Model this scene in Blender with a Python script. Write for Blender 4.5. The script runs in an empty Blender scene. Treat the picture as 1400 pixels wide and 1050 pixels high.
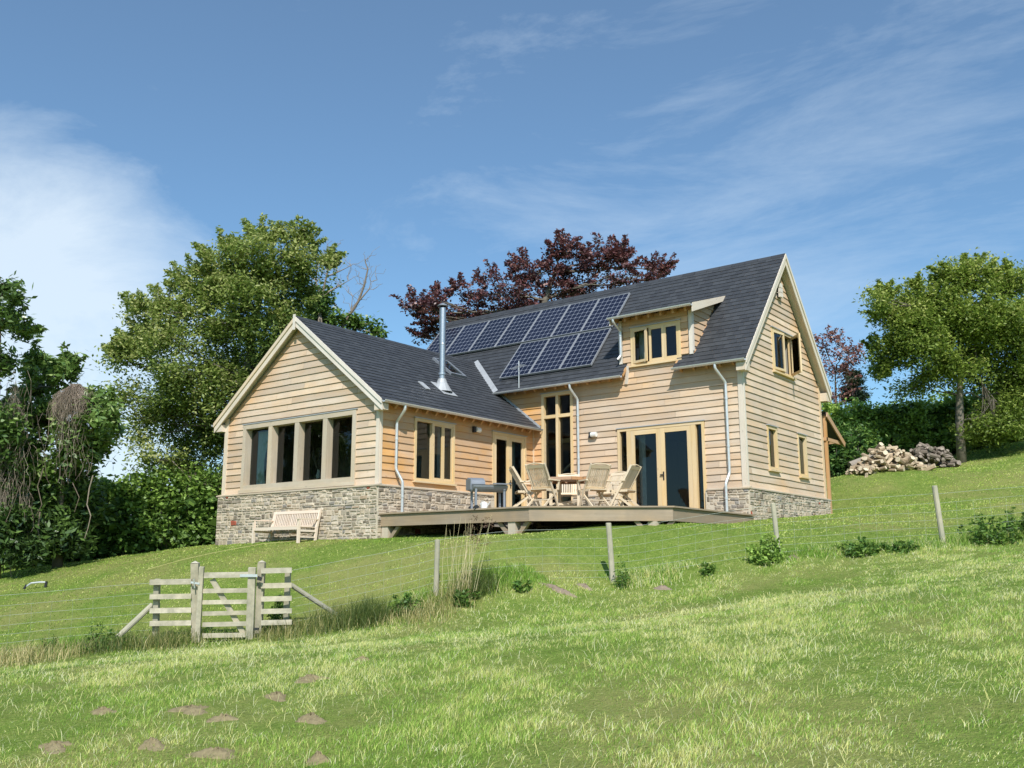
import bpy, math, random
import numpy as np
from mathutils import Vector, Matrix
PI=math.pi
random.seed(7); rng=np.random.default_rng(7)
sc=bpy.context.scene
col=sc.collection
K=0.88   # house survey units -> metres

# ------------------------------------------------------------------ camera
F_=1294.65
pitch,roll,yaw=0.18942,-0.00157,0.6524
fw=Vector((-math.sin(yaw)*math.cos(pitch),math.cos(yaw)*math.cos(pitch),math.sin(pitch)))
rt0=Vector((math.cos(yaw),math.sin(yaw),0)); up0=rt0.cross(fw)
rt=math.cos(roll)*rt0+math.sin(roll)*up0; up=-math.sin(roll)*rt0+math.cos(roll)*up0
CP=Vector((11.0887,-25.4895,-2.1745))*K
cam=bpy.data.cameras.new('camera'); co=bpy.data.objects.new('camera',cam); col.objects.link(co)
M=Matrix((rt,up,-fw)).transposed().to_4x4(); M.translation=CP
co.matrix_world=M
cam.sensor_width=36; cam.lens=36*F_/1400; cam.clip_end=6000; cam.clip_start=.05
sc.camera=co
def P(px,py,d):            # survey: bearing + distance -> place in the world
    return CP+(fw+rt*((px-700)/F_)-up*((py-525)/F_))*d

# ------------------------------------------------------------------ helpers
def setp(o,label=None,cat=None,group=None,kind=None):
    if label:o['label']=label
    if cat:o['category']=cat
    if group:o['group']=group
    if kind:o['kind']=kind
    return o
def empty(name,loc,label,cat,group=None,rz=0,rot=None):
    o=bpy.data.objects.new(name,None); col.objects.link(o); o.location=loc
    o.rotation_euler=rot if rot else (0,0,rz); o.empty_display_size=.1
    return setp(o,label,cat,group)
def V3(a): return np.array(a,dtype=float)
class MB:
    """collects pieces; build() links them as one mesh object"""
    def __init__(s,scale=1.0):
        s.v=[];s.f=[];s.g=[];s.r=[];s.h=[];s.n=0;s.k=scale;s.smooth=False
    def add(s,vs,fs,g=None,r=None,h=0.0):
        vs=np.asarray(vs,float); n=len(vs)
        if g is None: g=vs.copy()
        if r is None: r=random.random()
        s.v.append(vs*s.k); s.g.append(np.asarray(g,float)*s.k)
        s.r.append(np.full(n,r) if np.isscalar(r) else np.asarray(r,float))
        s.h.append(np.full(n,h) if np.isscalar(h) else np.asarray(h,float))
        b=s.n
        s.f+= [tuple(b+i for i in f) for f in fs]; s.n+=n
    def obox(s,c,ax,ay,az,r=None,h=0.0,g0=None):
        c=V3(c);ax=V3(ax);ay=V3(ay);az=V3(az)
        L=[np.linalg.norm(ax),np.linalg.norm(ay),np.linalg.norm(az)]
        order=np.argsort(L)[::-1]
        vs=[];g=[]
        off=np.array([random.uniform(0,50),random.uniform(0,50),random.uniform(0,50)])
        for sx in(-1,1):
            for sy in(-1,1):
                for sz in(-1,1):
                    vs.append(c+sx*ax+sy*ay+sz*az)
                    l=np.array([sx*L[0],sy*L[1],sz*L[2]])
                    g.append(l[order]+off)
        fs=[(0,1,3,2),(4,6,7,5),(0,4,5,1),(2,3,7,6),(0,2,6,4),(1,5,7,3)]
        if np.dot(np.cross(ax,ay),az)<0: fs=[f[::-1] for f in fs]
        s.add(vs,fs,g,r,h)
    def box(s,x0,x1,y0,y1,z0,z1,r=None,h=0.0):
        s.obox(((x0+x1)/2,(y0+y1)/2,(z0+z1)/2),((x1-x0)/2,0,0),(0,(y1-y0)/2,0),(0,0,(z1-z0)/2),r,h)
    def fbox(s,F,a0,a1,b0,b1,c0,c1,r=None,h=0.0):   # box in a frame (O,U,V,N)
        O,U,V,N=F
        s.obox(O+U*(a0+a1)/2+V*(b0+b1)/2+N*(c0+c1)/2,U*(a1-a0)/2,V*(b1-b0)/2,N*(c1-c0)/2,r,h)
    def beam(s,p0,p1,w,d,upv=(0,0,1),r=None,h=0.0):
        p0=V3(p0);p1=V3(p1);t=p1-p0;L=np.linalg.norm(t);t/=L
        u=V3(upv); x=np.cross(t,u)
        if np.linalg.norm(x)<1e-4: x=np.cross(t,(1,0,0))
        x/=np.linalg.norm(x); y=np.cross(x,t)
        s.obox((p0+p1)/2,t*L/2,x*w/2,y*d/2,r,h)
    def tube(s,pts,rad,n=8,r=None,caps=True,h=0.0):
        pts=[V3(q) for q in pts]; m=len(pts)
        if np.isscalar(rad): rad=[rad]*m
        vs=[];g=[];L=0;ref=None
        off=random.uniform(0,50)
        for i,q in enumerate(pts):
            t=pts[min(i+1,m-1)]-pts[max(i-1,0)]; t=t/(np.linalg.norm(t)+1e-9)
            if ref is None:
                ref=np.cross(t,(0,0,1)) if abs(t[2])<.9 else np.cross(t,(1,0,0))
            x=ref-t*np.dot(ref,t); x/=np.linalg.norm(x)+1e-9; ref=x; y=np.cross(t,x)
            if i: L+=np.linalg.norm(q-pts[i-1])
            for k in range(n):
                a=2*PI*k/n; w=x*math.cos(a)+y*math.sin(a)
                vs.append(q+w*rad[i]); g.append((L+off,math.cos(a)*rad[i],math.sin(a)*rad[i]))
        fs=[]
        for i in range(m-1):
            for k in range(n):
                a=i*n+k;b=i*n+(k+1)%n
                fs.append((a,b,b+n,a+n))
        if caps: fs.append(tuple(range(n))[::-1]); fs.append(tuple((m-1)*n+k for k in range(n)))
        s.add(vs,fs,g,r,h)
    def lathe(s,c,prof,n=16,ax=(0,0,1),r=None):
        c=V3(c);ax=V3(ax)/np.linalg.norm(ax); x=np.cross(ax,(1,0,0)) if abs(ax[0])<.9 else np.cross(ax,(0,1,0)); x/=np.linalg.norm(x);y=np.cross(ax,x)
        vs=[c+ax*z+(x*math.cos(2*PI*k/n)+y*math.sin(2*PI*k/n))*q for q,z in prof for k in range(n)]
        fs=[]
        for i in range(len(prof)-1):
            for k in range(n):
                a=i*n+k;b=i*n+(k+1)%n; fs.append((a,b,b+n,a+n))
        s.add(vs,fs,None,r)
    def build(s,name,mat,parent=None,base=None,smooth=False):
        me=bpy.data.meshes.new(name)
        v=np.concatenate(s.v) if s.v else np.zeros((0,3))
        off=np.zeros(3)
        if parent is not None and base is None and not getattr(s,'local',False):
            q=parent
            while q is not None: off+=np.array(q.location); q=q.parent
        v=v-off
        me.from_pydata(v.tolist(),[],s.f); me.materials.append(mat)
        a=me.attributes.new('gco','FLOAT_VECTOR','POINT'); a.data.foreach_set('vector',np.concatenate(s.g).ravel())
        a=me.attributes.new('rnd','FLOAT','POINT'); a.data.foreach_set('value',np.concatenate(s.r))
        a=me.attributes.new('fresh','FLOAT','POINT'); a.data.foreach_set('value',np.concatenate(s.h))
        if smooth: me.polygons.foreach_set('use_smooth',[True]*len(me.polygons))
        o=bpy.data.objects.new(name,me); col.objects.link(o)
        if parent is not None: o.parent=parent
        return o
def build_split(mb,name,mat,parent):
    st=0; out=[]
    off=0; fi=0
    ofs=[]; 
    for v in mb.v: ofs.append((off,off+len(v))); off+=len(v)
    fs=sorted(mb.f,key=lambda f:min(f))
    k=0; groups=[[] for _ in ofs]
    for f in fs:
        m=min(f)
        while m>=ofs[k][1]: k+=1
        groups[k].append(tuple(i-ofs[k][0] for i in f))
    for v,g,r,h,f in zip(mb.v,mb.g,mb.r,mb.h,groups):
        q=MB(1.0); q.v=[v];q.g=[g];q.r=[r];q.h=[h];q.f=f;q.n=len(v)
        if getattr(mb,'local',False): q.local=True
        out.append(q.build(name,mat,parent))
    return out
def LMB(): m=MB(); m.local=True; return m
def HMB(): return MB(K)
def copy_tree(o,parent=None):
    c=o.copy(); col.objects.link(c); c.parent=parent
    for ch in list(o.children): copy_tree(ch,c)
    return c
def bigmesh(name,verts,faces4=None,tris=None,attrs=None,mat=None,parent=None,smooth=False):
    me=bpy.data.meshes.new(name)
    off=np.zeros(3)
    if parent is not None:
        q=parent
        while q is not None: off+=np.array(q.location); q=q.parent
    verts=np.asarray(verts,np.float32)-off.astype(np.float32)
    me.vertices.add(len(verts)); me.vertices.foreach_set('co',verts.ravel())
    n4=0 if faces4 is None else len(faces4); n3=0 if tris is None else len(tris)
    idx=np.concatenate(([faces4.ravel()] if n4 else [])+([tris.ravel()] if n3 else [])).astype(np.int32)
    me.loops.add(len(idx)); me.loops.foreach_set('vertex_index',idx)
    me.polygons.add(n4+n3)
    st=np.concatenate([np.arange(n4)*4,n4*4+np.arange(n3)*3]).astype(np.int32)
    me.polygons.foreach_set('loop_start',st)
    me.update(calc_edges=True)
    for k,a in (attrs or {}).items():
        at=me.attributes.new(k,'FLOAT','POINT'); at.data.foreach_set('value',np.asarray(a,np.float32))
    if smooth: me.polygons.foreach_set('use_smooth',np.ones(n4+n3,bool))
    if mat: me.materials.append(mat)
    o=bpy.data.objects.new(name,me); col.objects.link(o)
    if parent is not None:o.parent=parent
    return o

# ------------------------------------------------------------------ materials
def newmat(n):
    m=bpy.data.materials.new(n); m.use_nodes=True; nt=m.node_tree
    b=nt.nodes['Principled BSDF']; return m,nt,b
class N:
    def __init__(s,nt): s.nt=nt
    def n(s,t,**kw):
        o=s.nt.nodes.new(t)
        for k,v in kw.items(): setattr(o,k,v)
        return o
    def l(s,a,b): s.nt.links.new(a,b)
    def attr(s,name,out='Fac'):
        return s.n('ShaderNodeAttribute',attribute_name=name).outputs[out]
    def mapping(s,src,scale,loc=(0,0,0),rot=(0,0,0)):
        m=s.n('ShaderNodeMapping'); s.l(src,m.inputs[0]); m.inputs['Scale'].default_value=scale; m.inputs['Location'].default_value=loc; m.inputs['Rotation'].default_value=rot
        return m.outputs[0]
    def noise(s,vec,scale,detail=3,rough=.55,dist=0):
        m=s.n('ShaderNodeTexNoise'); 
        if vec is not None: s.l(vec,m.inputs['Vector'])
        m.inputs['Scale'].default_value=scale; m.inputs['Detail'].default_value=detail; m.inputs['Roughness'].default_value=rough; m.inputs['Distortion'].default_value=dist
        return m.outputs['Fac']
    def ramp(s,src,stops,interp='LINEAR'):
        m=s.n('ShaderNodeValToRGB'); s.l(src,m.inputs[0]); cr=m.color_ramp; cr.interpolation=interp
        while len(cr.elements)<len(stops): cr.elements.new(.5)
        for e,(p,c) in zip(cr.elements,stops):
            e.position=p; e.color=(c[0],c[1],c[2],1) if not np.isscalar(c) else (c,c,c,1)
        return m.outputs[0]
    def mix(s,fac,a,b,mode='MIX'):
        m=s.n('ShaderNodeMix',data_type='RGBA',blend_type=mode)
        for i,x in ((0,fac),(6,a),(7,b)):
            if hasattr(x,'is_linked') or hasattr(x,'links'): s.l(x,m.inputs[i])
            elif np.isscalar(x): m.inputs[i].default_value=x if i==0 else (x,x,x,1)
            else: m.inputs[i].default_value=(x[0],x[1],x[2],1)
        return m.outputs[2]
    def math(s,op,a,b=0.0,c=None):
        m=s.n('ShaderNodeMath',operation=op)
        for i,x in enumerate((a,b)+((c,) if c is not None else ())):
            if hasattr(x,'links'): s.l(x,m.inputs[i])
            else: m.inputs[i].default_value=x
        return m.outputs[0]
    def bump(s,h,strength,dist=.01):
        m=s.n('ShaderNodeBump'); s.l(h,m.inputs['Height']); m.inputs['Strength'].default_value=strength; m.inputs['Distance'].default_value=dist
        return m.outputs[0]
def wood(name,ca,cb,fresh=None,rough=.75,grain=1.0,contrast=.35,vary=.25,bump=.3,weather=None):
    m,nt,b=newmat(name); s=N(nt)
    g=s.attr('gco','Vector'); r=s.attr('rnd')
    gr=s.noise(s.mapping(g,(1.2*grain,22*grain,22*grain)),1.0,4,.6,.4)
    c=s.mix(gr,ca,cb)
    if fresh is not None:
        h=s.attr('fresh'); n2=s.noise(s.mapping(g,(1.2,2,2)),1.5,2)
        f=s.math('ADD',h,s.math('MULTIPLY',s.math('SUBTRACT',n2,.5),.5)); 
        f=s.math('MINIMUM',s.math('MAXIMUM',f,0.0),1.0)
        fr=s.mix(gr,fresh,[x*1.25 for x in fresh])
        c=s.mix(f,c,fr)
    v=s.math('MULTIPLY_ADD',r,vary,1-vary/2)
    c=s.mix(1.0,c,s.n('ShaderNodeCombineColor').outputs[0],'MIX') if False else c
    hv=s.n('ShaderNodeHueSaturation'); s.l(c,hv.inputs['Color']); s.l(v,hv.inputs['Value'])
    s.l(s.math('MULTIPLY_ADD',s.noise(s.mapping(g,(.7,3,3)),1,2),.7,.65),hv.inputs['Saturation'])
    c=hv.outputs[0]
    # knots and stains
    k=s.n('ShaderNodeTexVoronoi'); s.l(s.mapping(g,(2.2,7,7)),k.inputs['Vector']); k.inputs['Scale'].default_value=1.0
    kk=s.ramp(k.outputs['Distance'],[(0,.45),(.07,.75),(.13,1)])
    c=s.mix(.8,c,kk,'MULTIPLY')
    if weather:
        t=s.n('ShaderNodeTexCoord').outputs['Object']; w=s.ramp(s.noise(t,weather[1],4,.65),[(.35,0),(.7,1)])
        c=s.mix(s.math('MULTIPLY',w,weather[2]),c,weather[0])
    s.l(c,b.inputs['Base Color']); b.inputs['Roughness'].default_value=rough
    b.inputs['Specular IOR Level'].default_value=.25
    s.l(s.bump(gr,bump,.006),b.inputs['Normal'])
    return m
def plain(name,c,rough=.5,metal=0,vary=.1,scale=8,bump=.0,spec=.5):
    m,nt,b=newmat(name); s=N(nt)
    t=s.n('ShaderNodeTexCoord').outputs['Object']; n=s.noise(t,scale,4,.6)
    cc=s.mix(n,[x*(1-vary) for x in c],[x*(1+vary) for x in c]); s.l(cc,b.inputs['Base Color'])
    b.inputs['Metallic'].default_value=metal
    s.l(s.math('MULTIPLY_ADD',n,.25,rough-.12),b.inputs['Roughness'])
    b.inputs['Specular IOR Level'].default_value=spec
    if bump: s.l(s.bump(n,bump,.01),b.inputs['Normal'])
    return m
def attrmat(name,stops,rough=.8,bump=.4,bs=30,spec=.3,nvar=.35):
    m,nt,b=newmat(name); s=N(nt)
    c=s.ramp(s.attr('rnd'),stops)
    t=s.n('ShaderNodeTexCoord').outputs['Object']; n=s.noise(t,bs,5,.65)
    c=s.mix(nvar,c,s.ramp(n,[(.25,.3),(.5,.9),(.75,1.5)]),'MULTIPLY')
    s.l(c,b.inputs['Base Color']); b.inputs['Roughness'].default_value=rough; b.inputs['Specular IOR Level'].default_value=spec
    if bump: s.l(s.bump(n,bump,.01),b.inputs['Normal'])
    return m
def leafmat(name,stops,trans=.35,rough=.5,spec=.4):
    m,nt,b=newmat(name); s=N(nt)
    c=s.ramp(s.attr('rnd'),stops)
    s.l(c,b.inputs['Base Color']); b.inputs['Roughness'].default_value=rough; b.inputs['Specular IOR Level'].default_value=spec
    tr=s.n('ShaderNodeBsdfTranslucent'); s.l(s.mix(.5,c,(.11,.21,.03)) if trans>.3 else c,tr.inputs[0])
    mx=s.n('ShaderNodeMixShader'); mx.inputs[0].default_value=trans
    s.l(b.outputs[0],mx.inputs[1]); s.l(tr.outputs[0],mx.inputs[2]); s.l(mx.outputs[0],nt.nodes['Material Output'].inputs[0])
    return m
mt={}
mt['clad']=wood('larch_cladding',(.53,.395,.275),(.745,.59,.44),fresh=(.58,.32,.13),vary=.34,bump=.5,weather=((.45,.37,.30),1.1,.5))
mt['oak']=wood('weathered_oak',(.46,.37,.265),(.66,.55,.42),fresh=(.62,.42,.2),vary=.15,weather=((.36,.33,.27),1.5,.4))
mt['barge']=wood('barge_board',(.64,.57,.49),(.80,.725,.645),fresh=(.60,.44,.27),vary=.12,weather=((.5,.46,.38),1.3,.35))
mt['fresh']=wood('fresh_oak',(.62,.44,.23),(.78,.60,.36),vary=.1,bump=.15,rough=.55)
mt['rafter']=wood('rafter_oak',(.45,.25,.12),(.58,.36,.19),vary=.2)
mt['deck']=wood('deck_timber',(.27,.195,.125),(.46,.35,.24),vary=.3,weather=((.24,.20,.155),2.0,.6))
mt['teak']=wood('teak',(.58,.46,.31),(.74,.62,.46),vary=.2,bump=.2,rough=.6)
mt['teakdark']=wood('oiled_teak',(.36,.2,.11),(.48,.3,.18),vary=.15,bump=.2,rough=.5)
mt['bench']=wood('bench_teak',(.68,.54,.42),(.80,.68,.56),vary=.12,bump=.2,rough=.6)
mt['rail']=wood('gate_timber',(.46,.40,.29),(.66,.59,.46),vary=.3,weather=((.24,.23,.16),5.0,.75))
mt['post']=wood('post_timber',(.38,.34,.25),(.52,.47,.36),vary=.2,weather=((.22,.24,.17),4.0,.55))
mt['slate']=attrmat('slate',[(0,(.042,.044,.049)),(.5,(.051,.054,.060)),(1,(.061,.064,.070))],rough=.55,bump=.2,bs=10,spec=.35,nvar=.14)
mt['stone']=attrmat('rubble_stone',[(0,(0.196,0.156,0.115)),(.18,(0.372,0.318,0.248)),(.4,(0.549,0.451,0.340)),(.6,(0.441,0.359,0.257)),(.78,(0.647,0.543,0.422)),(.9,(0.265,0.244,0.220)),(.975,(0.421,0.313,0.211)),(.99,(0.353,0.092,0.055)),(1,(0.353,0.092,0.055))],rough=.9,bump=.8,bs=16,nvar=.5)
mt['mortar']=plain('lime_mortar',(.56,.49,.385),rough=.95,vary=.2,scale=20,bump=.5,spec=.2)
mt['plaster']=plain('interior_plaster',(.35,.32,.27),rough=.9,vary=.05)
mt['floorin']=plain('interior_floor',(.25,.17,.1),rough=.6)
mt['lead']=plain('lead',(.42,.43,.44),rough=.55,metal=.2,vary=.2,scale=5)
mt['galv']=plain('galvanised_steel',(.66,.67,.66),rough=.38,metal=.55,vary=.12,scale=12)
mt['frame']=plain('anodised_frame',(.42,.43,.45),rough=.45,metal=.4)
mt['steel']=plain('stainless_steel',(.50,.51,.53),rough=.36,metal=.9,vary=.05,scale=20)
mt['dark']=plain('dark_iron',(.03,.03,.032),rough=.5,metal=.3)
mt['bbq']=plain('painted_grey_steel',(.25,.27,.30),rough=.5,metal=.3,vary=.15,scale=5)
mt['white']=plain('white_paint',(.75,.75,.72),rough=.5,vary=.05)
mt['wire']=plain('wire',(.50,.54,.46),rough=.5,metal=.2,vary=.1)
mt['cord']=plain('yellow_cord',(.5,.46,.18),rough=.6)
mt['curtain']=plain('curtain_cloth',(.75,.88,.80),rough=.9,vary=.2,scale=9)
mt['curtaing']=plain('grey_curtain',(.62,.63,.58),rough=.9,vary=.3,scale=9)
mt['lampglass']=plain('lamp_glass',(.8,.8,.76),rough=.25,vary=.05)
mt['soil']=plain('soil',(.25,.205,.115),rough=1,vary=.45,scale=25,bump=1,spec=.1)
mt['rock']=plain('brown_rock',(.25,.19,.14),rough=.95,vary=.35,scale=9,bump=.8)
mt['bark']=attrmat('bark',[(0,(.10,.085,.06)),(1,(.22,.19,.15))],bump=.9,bs=12,nvar=.6)
mt['deadwood']=attrmat('dead_wood',[(0,(.22,.18,.14)),(1,(.36,.31,.26))],bump=.5,bs=12)
mt['vine']=attrmat('dry_vine',[(0,(.16,.12,.09)),(.5,(.27,.21,.16)),(1,(.36,.29,.23))],bump=.0)
mt['log']=attrmat('split_log',[(0,(0.196,0.138,0.089)),(.4,(0.368,0.276,0.179)),(.75,(0.552,0.437,0.294)),(1,(0.713,0.598,0.430))],bump=.5,bs=20)
mt['logd']=attrmat('grey_log',[(0,(.10,.08,.06)),(.5,(.20,.16,.125)),(1,(.36,.30,.24))],bump=.5,bs=20)
mt['ashleaf']=leafmat('ash_leaf',[(0,(0.070,0.109,0.029)),(.35,(0.171,0.247,0.054)),(.7,(0.342,0.410,0.102)),(1,(0.564,0.566,0.221))],trans=.42)
mt['ashleaf2']=leafmat('fresh_leaf',[(0,(0.082,0.126,0.023)),(.4,(0.184,0.255,0.044)),(.8,(0.344,0.431,0.076)),(1,(0.507,0.529,0.150))],trans=.42)
mt['ivy']=leafmat('ivy_leaf',[(0,(0.035,0.070,0.014)),(.5,(0.098,0.182,0.031)),(1,(0.210,0.322,0.070))],trans=.25,rough=.35)
mt['darkleaf']=leafmat('dark_leaf',[(0,(0.036,0.068,0.021)),(.5,(0.101,0.175,0.038)),(.9,(0.204,0.312,0.074)),(1,(0.366,0.449,0.169))],trans=.2,rough=.35,spec=.5)
mt['hedge']=leafmat('hedge_leaf',[(0,(0.068,0.129,0.026)),(.5,(0.203,0.324,0.058)),(1,(0.440,0.615,0.130))],trans=.25)
mt['hedgedark']=leafmat('shaded_hedge_leaf',[(0,(0.014,0.031,0.008)),(.6,(0.035,0.074,0.016)),(1,(0.098,0.186,0.036))],trans=.2)
mt['copper']=leafmat('copper_leaf',[(0,(0.058,0.030,0.035)),(.5,(0.144,0.059,0.061)),(.85,(0.252,0.100,0.088)),(1,(0.370,0.201,0.156))],trans=.25,rough=.4)
mt['conifer']=leafmat('conifer_needles',[(0,(.016,.032,.016)),(1,(.05,.085,.035))],trans=.1)
mt['nettle']=leafmat('nettle_leaf',[(0,(0.034,0.085,0.020)),(.6,(0.102,0.204,0.037)),(1,(0.204,0.306,0.051))],trans=.3)
mt['rush']=leafmat('rush_blade',[(0,(0.056,0.098,0.021)),(.5,(0.140,0.182,0.042)),(.8,(0.392,0.350,0.126)),(1,(0.700,0.588,0.294))],trans=.3)
mt['seed']=leafmat('seed_head',[(0,(.10,.06,.04)),(1,(.24,.15,.09))],trans=.2)
mt['grass']=leafmat('grass_blade',[(0,(0.111,0.200,0.029)),(.35,(0.261,0.444,0.067)),(.6,(0.426,0.597,0.115)),(.8,(0.791,0.735,0.279)),(1,(0.800,0.800,0.528))],trans=.3,rough=.6,spec=.25)
mt['lawn']=leafmat('lawn_blade',[(0,(0.143,0.267,0.036)),(.4,(0.268,0.444,0.065)),(.75,(0.480,0.584,0.110)),(1,(0.800,0.761,0.341))],trans=.3,rough=.6,spec=.25)
def ground_mat():
    m,nt,b=newmat('meadow'); s=N(nt)
    t=s.n('ShaderNodeTexCoord').outputs['Object']
    n1=s.noise(t,.35,4,.6); n2=s.noise(t,3.5,5,.7); n3=s.noise(t,22,4,.75)
    c=s.ramp(n2,[(.3,(.09,.15,.022)),(.5,(.17,.25,.042)),(.7,(.28,.32,.085))])
    c2=s.ramp(n3,[(.3,(.06,.10,.018)),(.55,(.17,.24,.045)),(.75,(.38,.36,.14))])
    c=s.mix(.55,c,c2); c=s.mix(s.ramp(n1,[(.45,0),(.62,.5)]),c,(.32,.28,.11))
    s.l(c,b.inputs['Base Color']); b.inputs['Roughness'].default_value=1; b.inputs['Specular IOR Level'].default_value=.1
    s.l(s.bump(n3,.8,.05),b.inputs['Normal'])
    return m
mt['ground']=ground_mat()
def glass_mat():
    m,nt,b=newmat('window_glass'); s=N(nt)
    nt.nodes.remove(b)
    g=s.n('ShaderNodeBsdfGlossy'); g.inputs['Roughness'].default_value=.01; g.inputs['Color'].default_value=(.8,.85,.9,1)
    t=s.n('ShaderNodeBsdfTransparent'); t.inputs[0].default_value=(.62,.68,.66,1)
    f=s.n('ShaderNodeFresnel'); f.inputs[0].default_value=1.5
    tc=s.n('ShaderNodeTexCoord').outputs['Object']; bn=s.bump(s.noise(tc,1.3,1),.05,.05)
    s.l(bn,g.inputs['Normal']); 
    fm=s.math('MULTIPLY_ADD',f.outputs[0],1.25,.0)
    mx=s.n('ShaderNodeMixShader'); s.l(fm,mx.inputs[0]); s.l(t.outputs[0],mx.inputs[1]); s.l(g.outputs[0],mx.inputs[2])
    s.l(mx.outputs[0],nt.nodes['Material Output'].inputs[0]); return m
mt['glass']=glass_mat()
def solar_mat():
    m,nt,b=newmat('solar_cells'); s=N(nt)
    g=s.attr('gco','Vector'); sp=s.n('ShaderNodeSeparateXYZ'); s.l(g,sp.inputs[0])
    def cell(o,num):
        f=s.math('FRACT',s.math('MULTIPLY',o,num)); return s.math('SUBTRACT',.5,s.math('ABSOLUTE',s.math('SUBTRACT',f,.5)))
    a=cell(sp.outputs[0],6.0); c=cell(sp.outputs[1],8.0)
    ln=s.math('LESS_THAN',s.math('MINIMUM',a,c),.04)
    dm=s.math('LESS_THAN',s.math('ADD',a,c),.20)
    f=s.math('MAXIMUM',ln,dm)
    cc=s.mix(s.attr('rnd'),(.006,.007,.018),(.010,.011,.026))
    cc=s.mix(s.math('MULTIPLY',f,.45),cc,(.40,.43,.50))
    s.l(cc,b.inputs['Base Color']); b.inputs['Roughness'].default_value=.12
    return m
mt['solar']=solar_mat()

# ------------------------------------------------------------------ terrain
ctl=[]
def w3(v): ctl.append((v[0],v[1],v[2]))
fwh=Vector((fw.x,fw.y,0)).normalized()
for d in (-6,0,4,8,12):
    for lat in (-9,-4.5,0,4.5,9):
        q=CP+fwh*d+rt0*lat; w3((q.x,q.y,CP.z-1.6+.062*d+.105*lat+(.02*(d-4) if lat<-4 and d>6 else 0)))
FP=[(-140,915,14.8),(0,897,15.0),(200,882,15.4),(305,877,15.5),(400,860,15.9),(596,815,17.0),(838,799,17.2),(1065,763,17.4),(1290,746,17.6),(1400,739,17.7),(1560,722,17.9)]
for q in FP: w3(P(*q))
for q in [(-14.6,-7.4,-1.55),(-11,-7.6,-1.46),(-7.3,-7.4,-1.47),(-5.28,-7.2,-1.49),(-2.93,-7.2,-1.45),(-.8,-6.6,-1.42),(1.0,-5.4,-1.34),(.6,-3,-1.18),(-5,-9,-1.75),(-2,-9,-1.72),(.2,0,-.95),(.2,3.2,-.78),(.2,6.5,-.6),(-7,-4,-1.2),(-4,-2,-1.1),(-15,-3,-1.5),(-15.5,0,-1.2),(-14,7,-.5),(-7,7,-.45),(-7,10,-.2)]:
    w3(Vector(q)*K)
for q in [(0,788,24),(100,770,25.5),(200,757,26),(280,746,26.5),(100,826,18.5),(0,850,18),(-150,850,20),(-150,800,26),(450,790,18.8),
          (1170,651,31),(1250,641,33),(1400,604,38),(1400,690,24),(1200,695,25),(1300,640,33),(1500,585,42),(1500,700,22),
          (1400,590,50),(1150,640,42),(700,640,50),(200,745,45),(-200,800,40),(1200,600,70),(700,640,80),(100,745,80)]:
    w3(P(*q))
ctl=np.array(ctl)
def _tps(A,B):
    r2=((A[:,None,:]-B[None,:,:])**2).sum(-1); return .5*r2*np.log(r2+1e-9)
_n=len(ctl); _Km=_tps(ctl[:,:2],ctl[:,:2])+np.eye(_n)*.12
_Pm=np.c_[np.ones(_n),ctl[:,:2]]
_A=np.block([[_Km,_Pm],[_Pm.T,np.zeros((3,3))]])
_w=np.linalg.solve(_A,np.r_[ctl[:,2],np.zeros(3)])
def vnoise(x,y,seed=0):
    xi=np.floor(x).astype(np.int64); yi=np.floor(y).astype(np.int64); fx=x-xi; fy=y-yi
    fx=fx*fx*(3-2*fx); fy=fy*fy*(3-2*fy)
    def h(a,b):
        n=(a*374761393+b*668265263+seed*974711)&0x7fffffff; n=((n^(n>>13))*1274126177)&0x7fffffff
        return ((n^(n>>16))&0xffff)/65535.
    return (h(xi,yi)*(1-fx)+h(xi+1,yi)*fx)*(1-fy)+(h(xi,yi+1)*(1-fx)+h(xi+1,yi+1)*fx)*fy
def fbm(x,y,s,seed=0,o=3):
    t=0;a=1;w=0
    for i in range(o): t=t+a*vnoise(x*s+13*i,y*s-7*i,seed+i); w+=a; a*=.5; s*=2.1
    return t/w
CX,CY=-3.0,-3.0
def gz(x,y):
    x=np.atleast_1d(np.asarray(x,float)); y=np.atleast_1d(np.asarray(y,float))
    r=np.hypot(x-CX,y-CY); out=np.empty_like(x)
    sc_=np.where(r>48,48/np.maximum(r,1e-6),1.0); xx=CX+(x-CX)*sc_; yy=CY+(y-CY)*sc_
    for i in range(0,len(x),20000):
        Q=np.c_[xx[i:i+20000],yy[i:i+20000]]
        out[i:i+20000]=_tps(Q,ctl[:,:2])@_w[:_n]+np.c_[np.ones(len(Q)),Q]@_w[_n:]
    # far land: ease away to gently rolling country lower than the hedges
    t=np.clip((r-48)/150,0,1); out=out*(1-t)+(-3.0)*t
    out+=.035*(fbm(x,y,.9,3)-.5)*2*np.clip(1.2-r/60,0,1)
    return out
def g1(x,y): return float(gz([x],[y])[0])
ns=420
u=np.linspace(-1,1,ns); k_=7.6
w_=np.sinh(u*k_)/math.sinh(k_)*3000
w_=np.sign(u)*(np.abs(u)*34*1.0)*(1-np.abs(u)**6)+w_*np.abs(u)**6+0
w_=np.maximum.accumulate(w_)
X,Y=np.meshgrid(w_+1.5,w_-6); x=X.ravel();y=Y.ravel(); z=gz(x,y)
I=np.arange(ns*ns).reshape(ns,ns)
f4=np.stack([I[:-1,:-1],I[:-1,1:],I[1:,1:],I[1:,:-1]],-1).reshape(-1,4)
g=bigmesh('ground',np.c_[x,y,z],faces4=f4,mat=mt['ground'],smooth=True); setp(g,'sloping green meadow that rises towards the house','ground',kind='structure')

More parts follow.
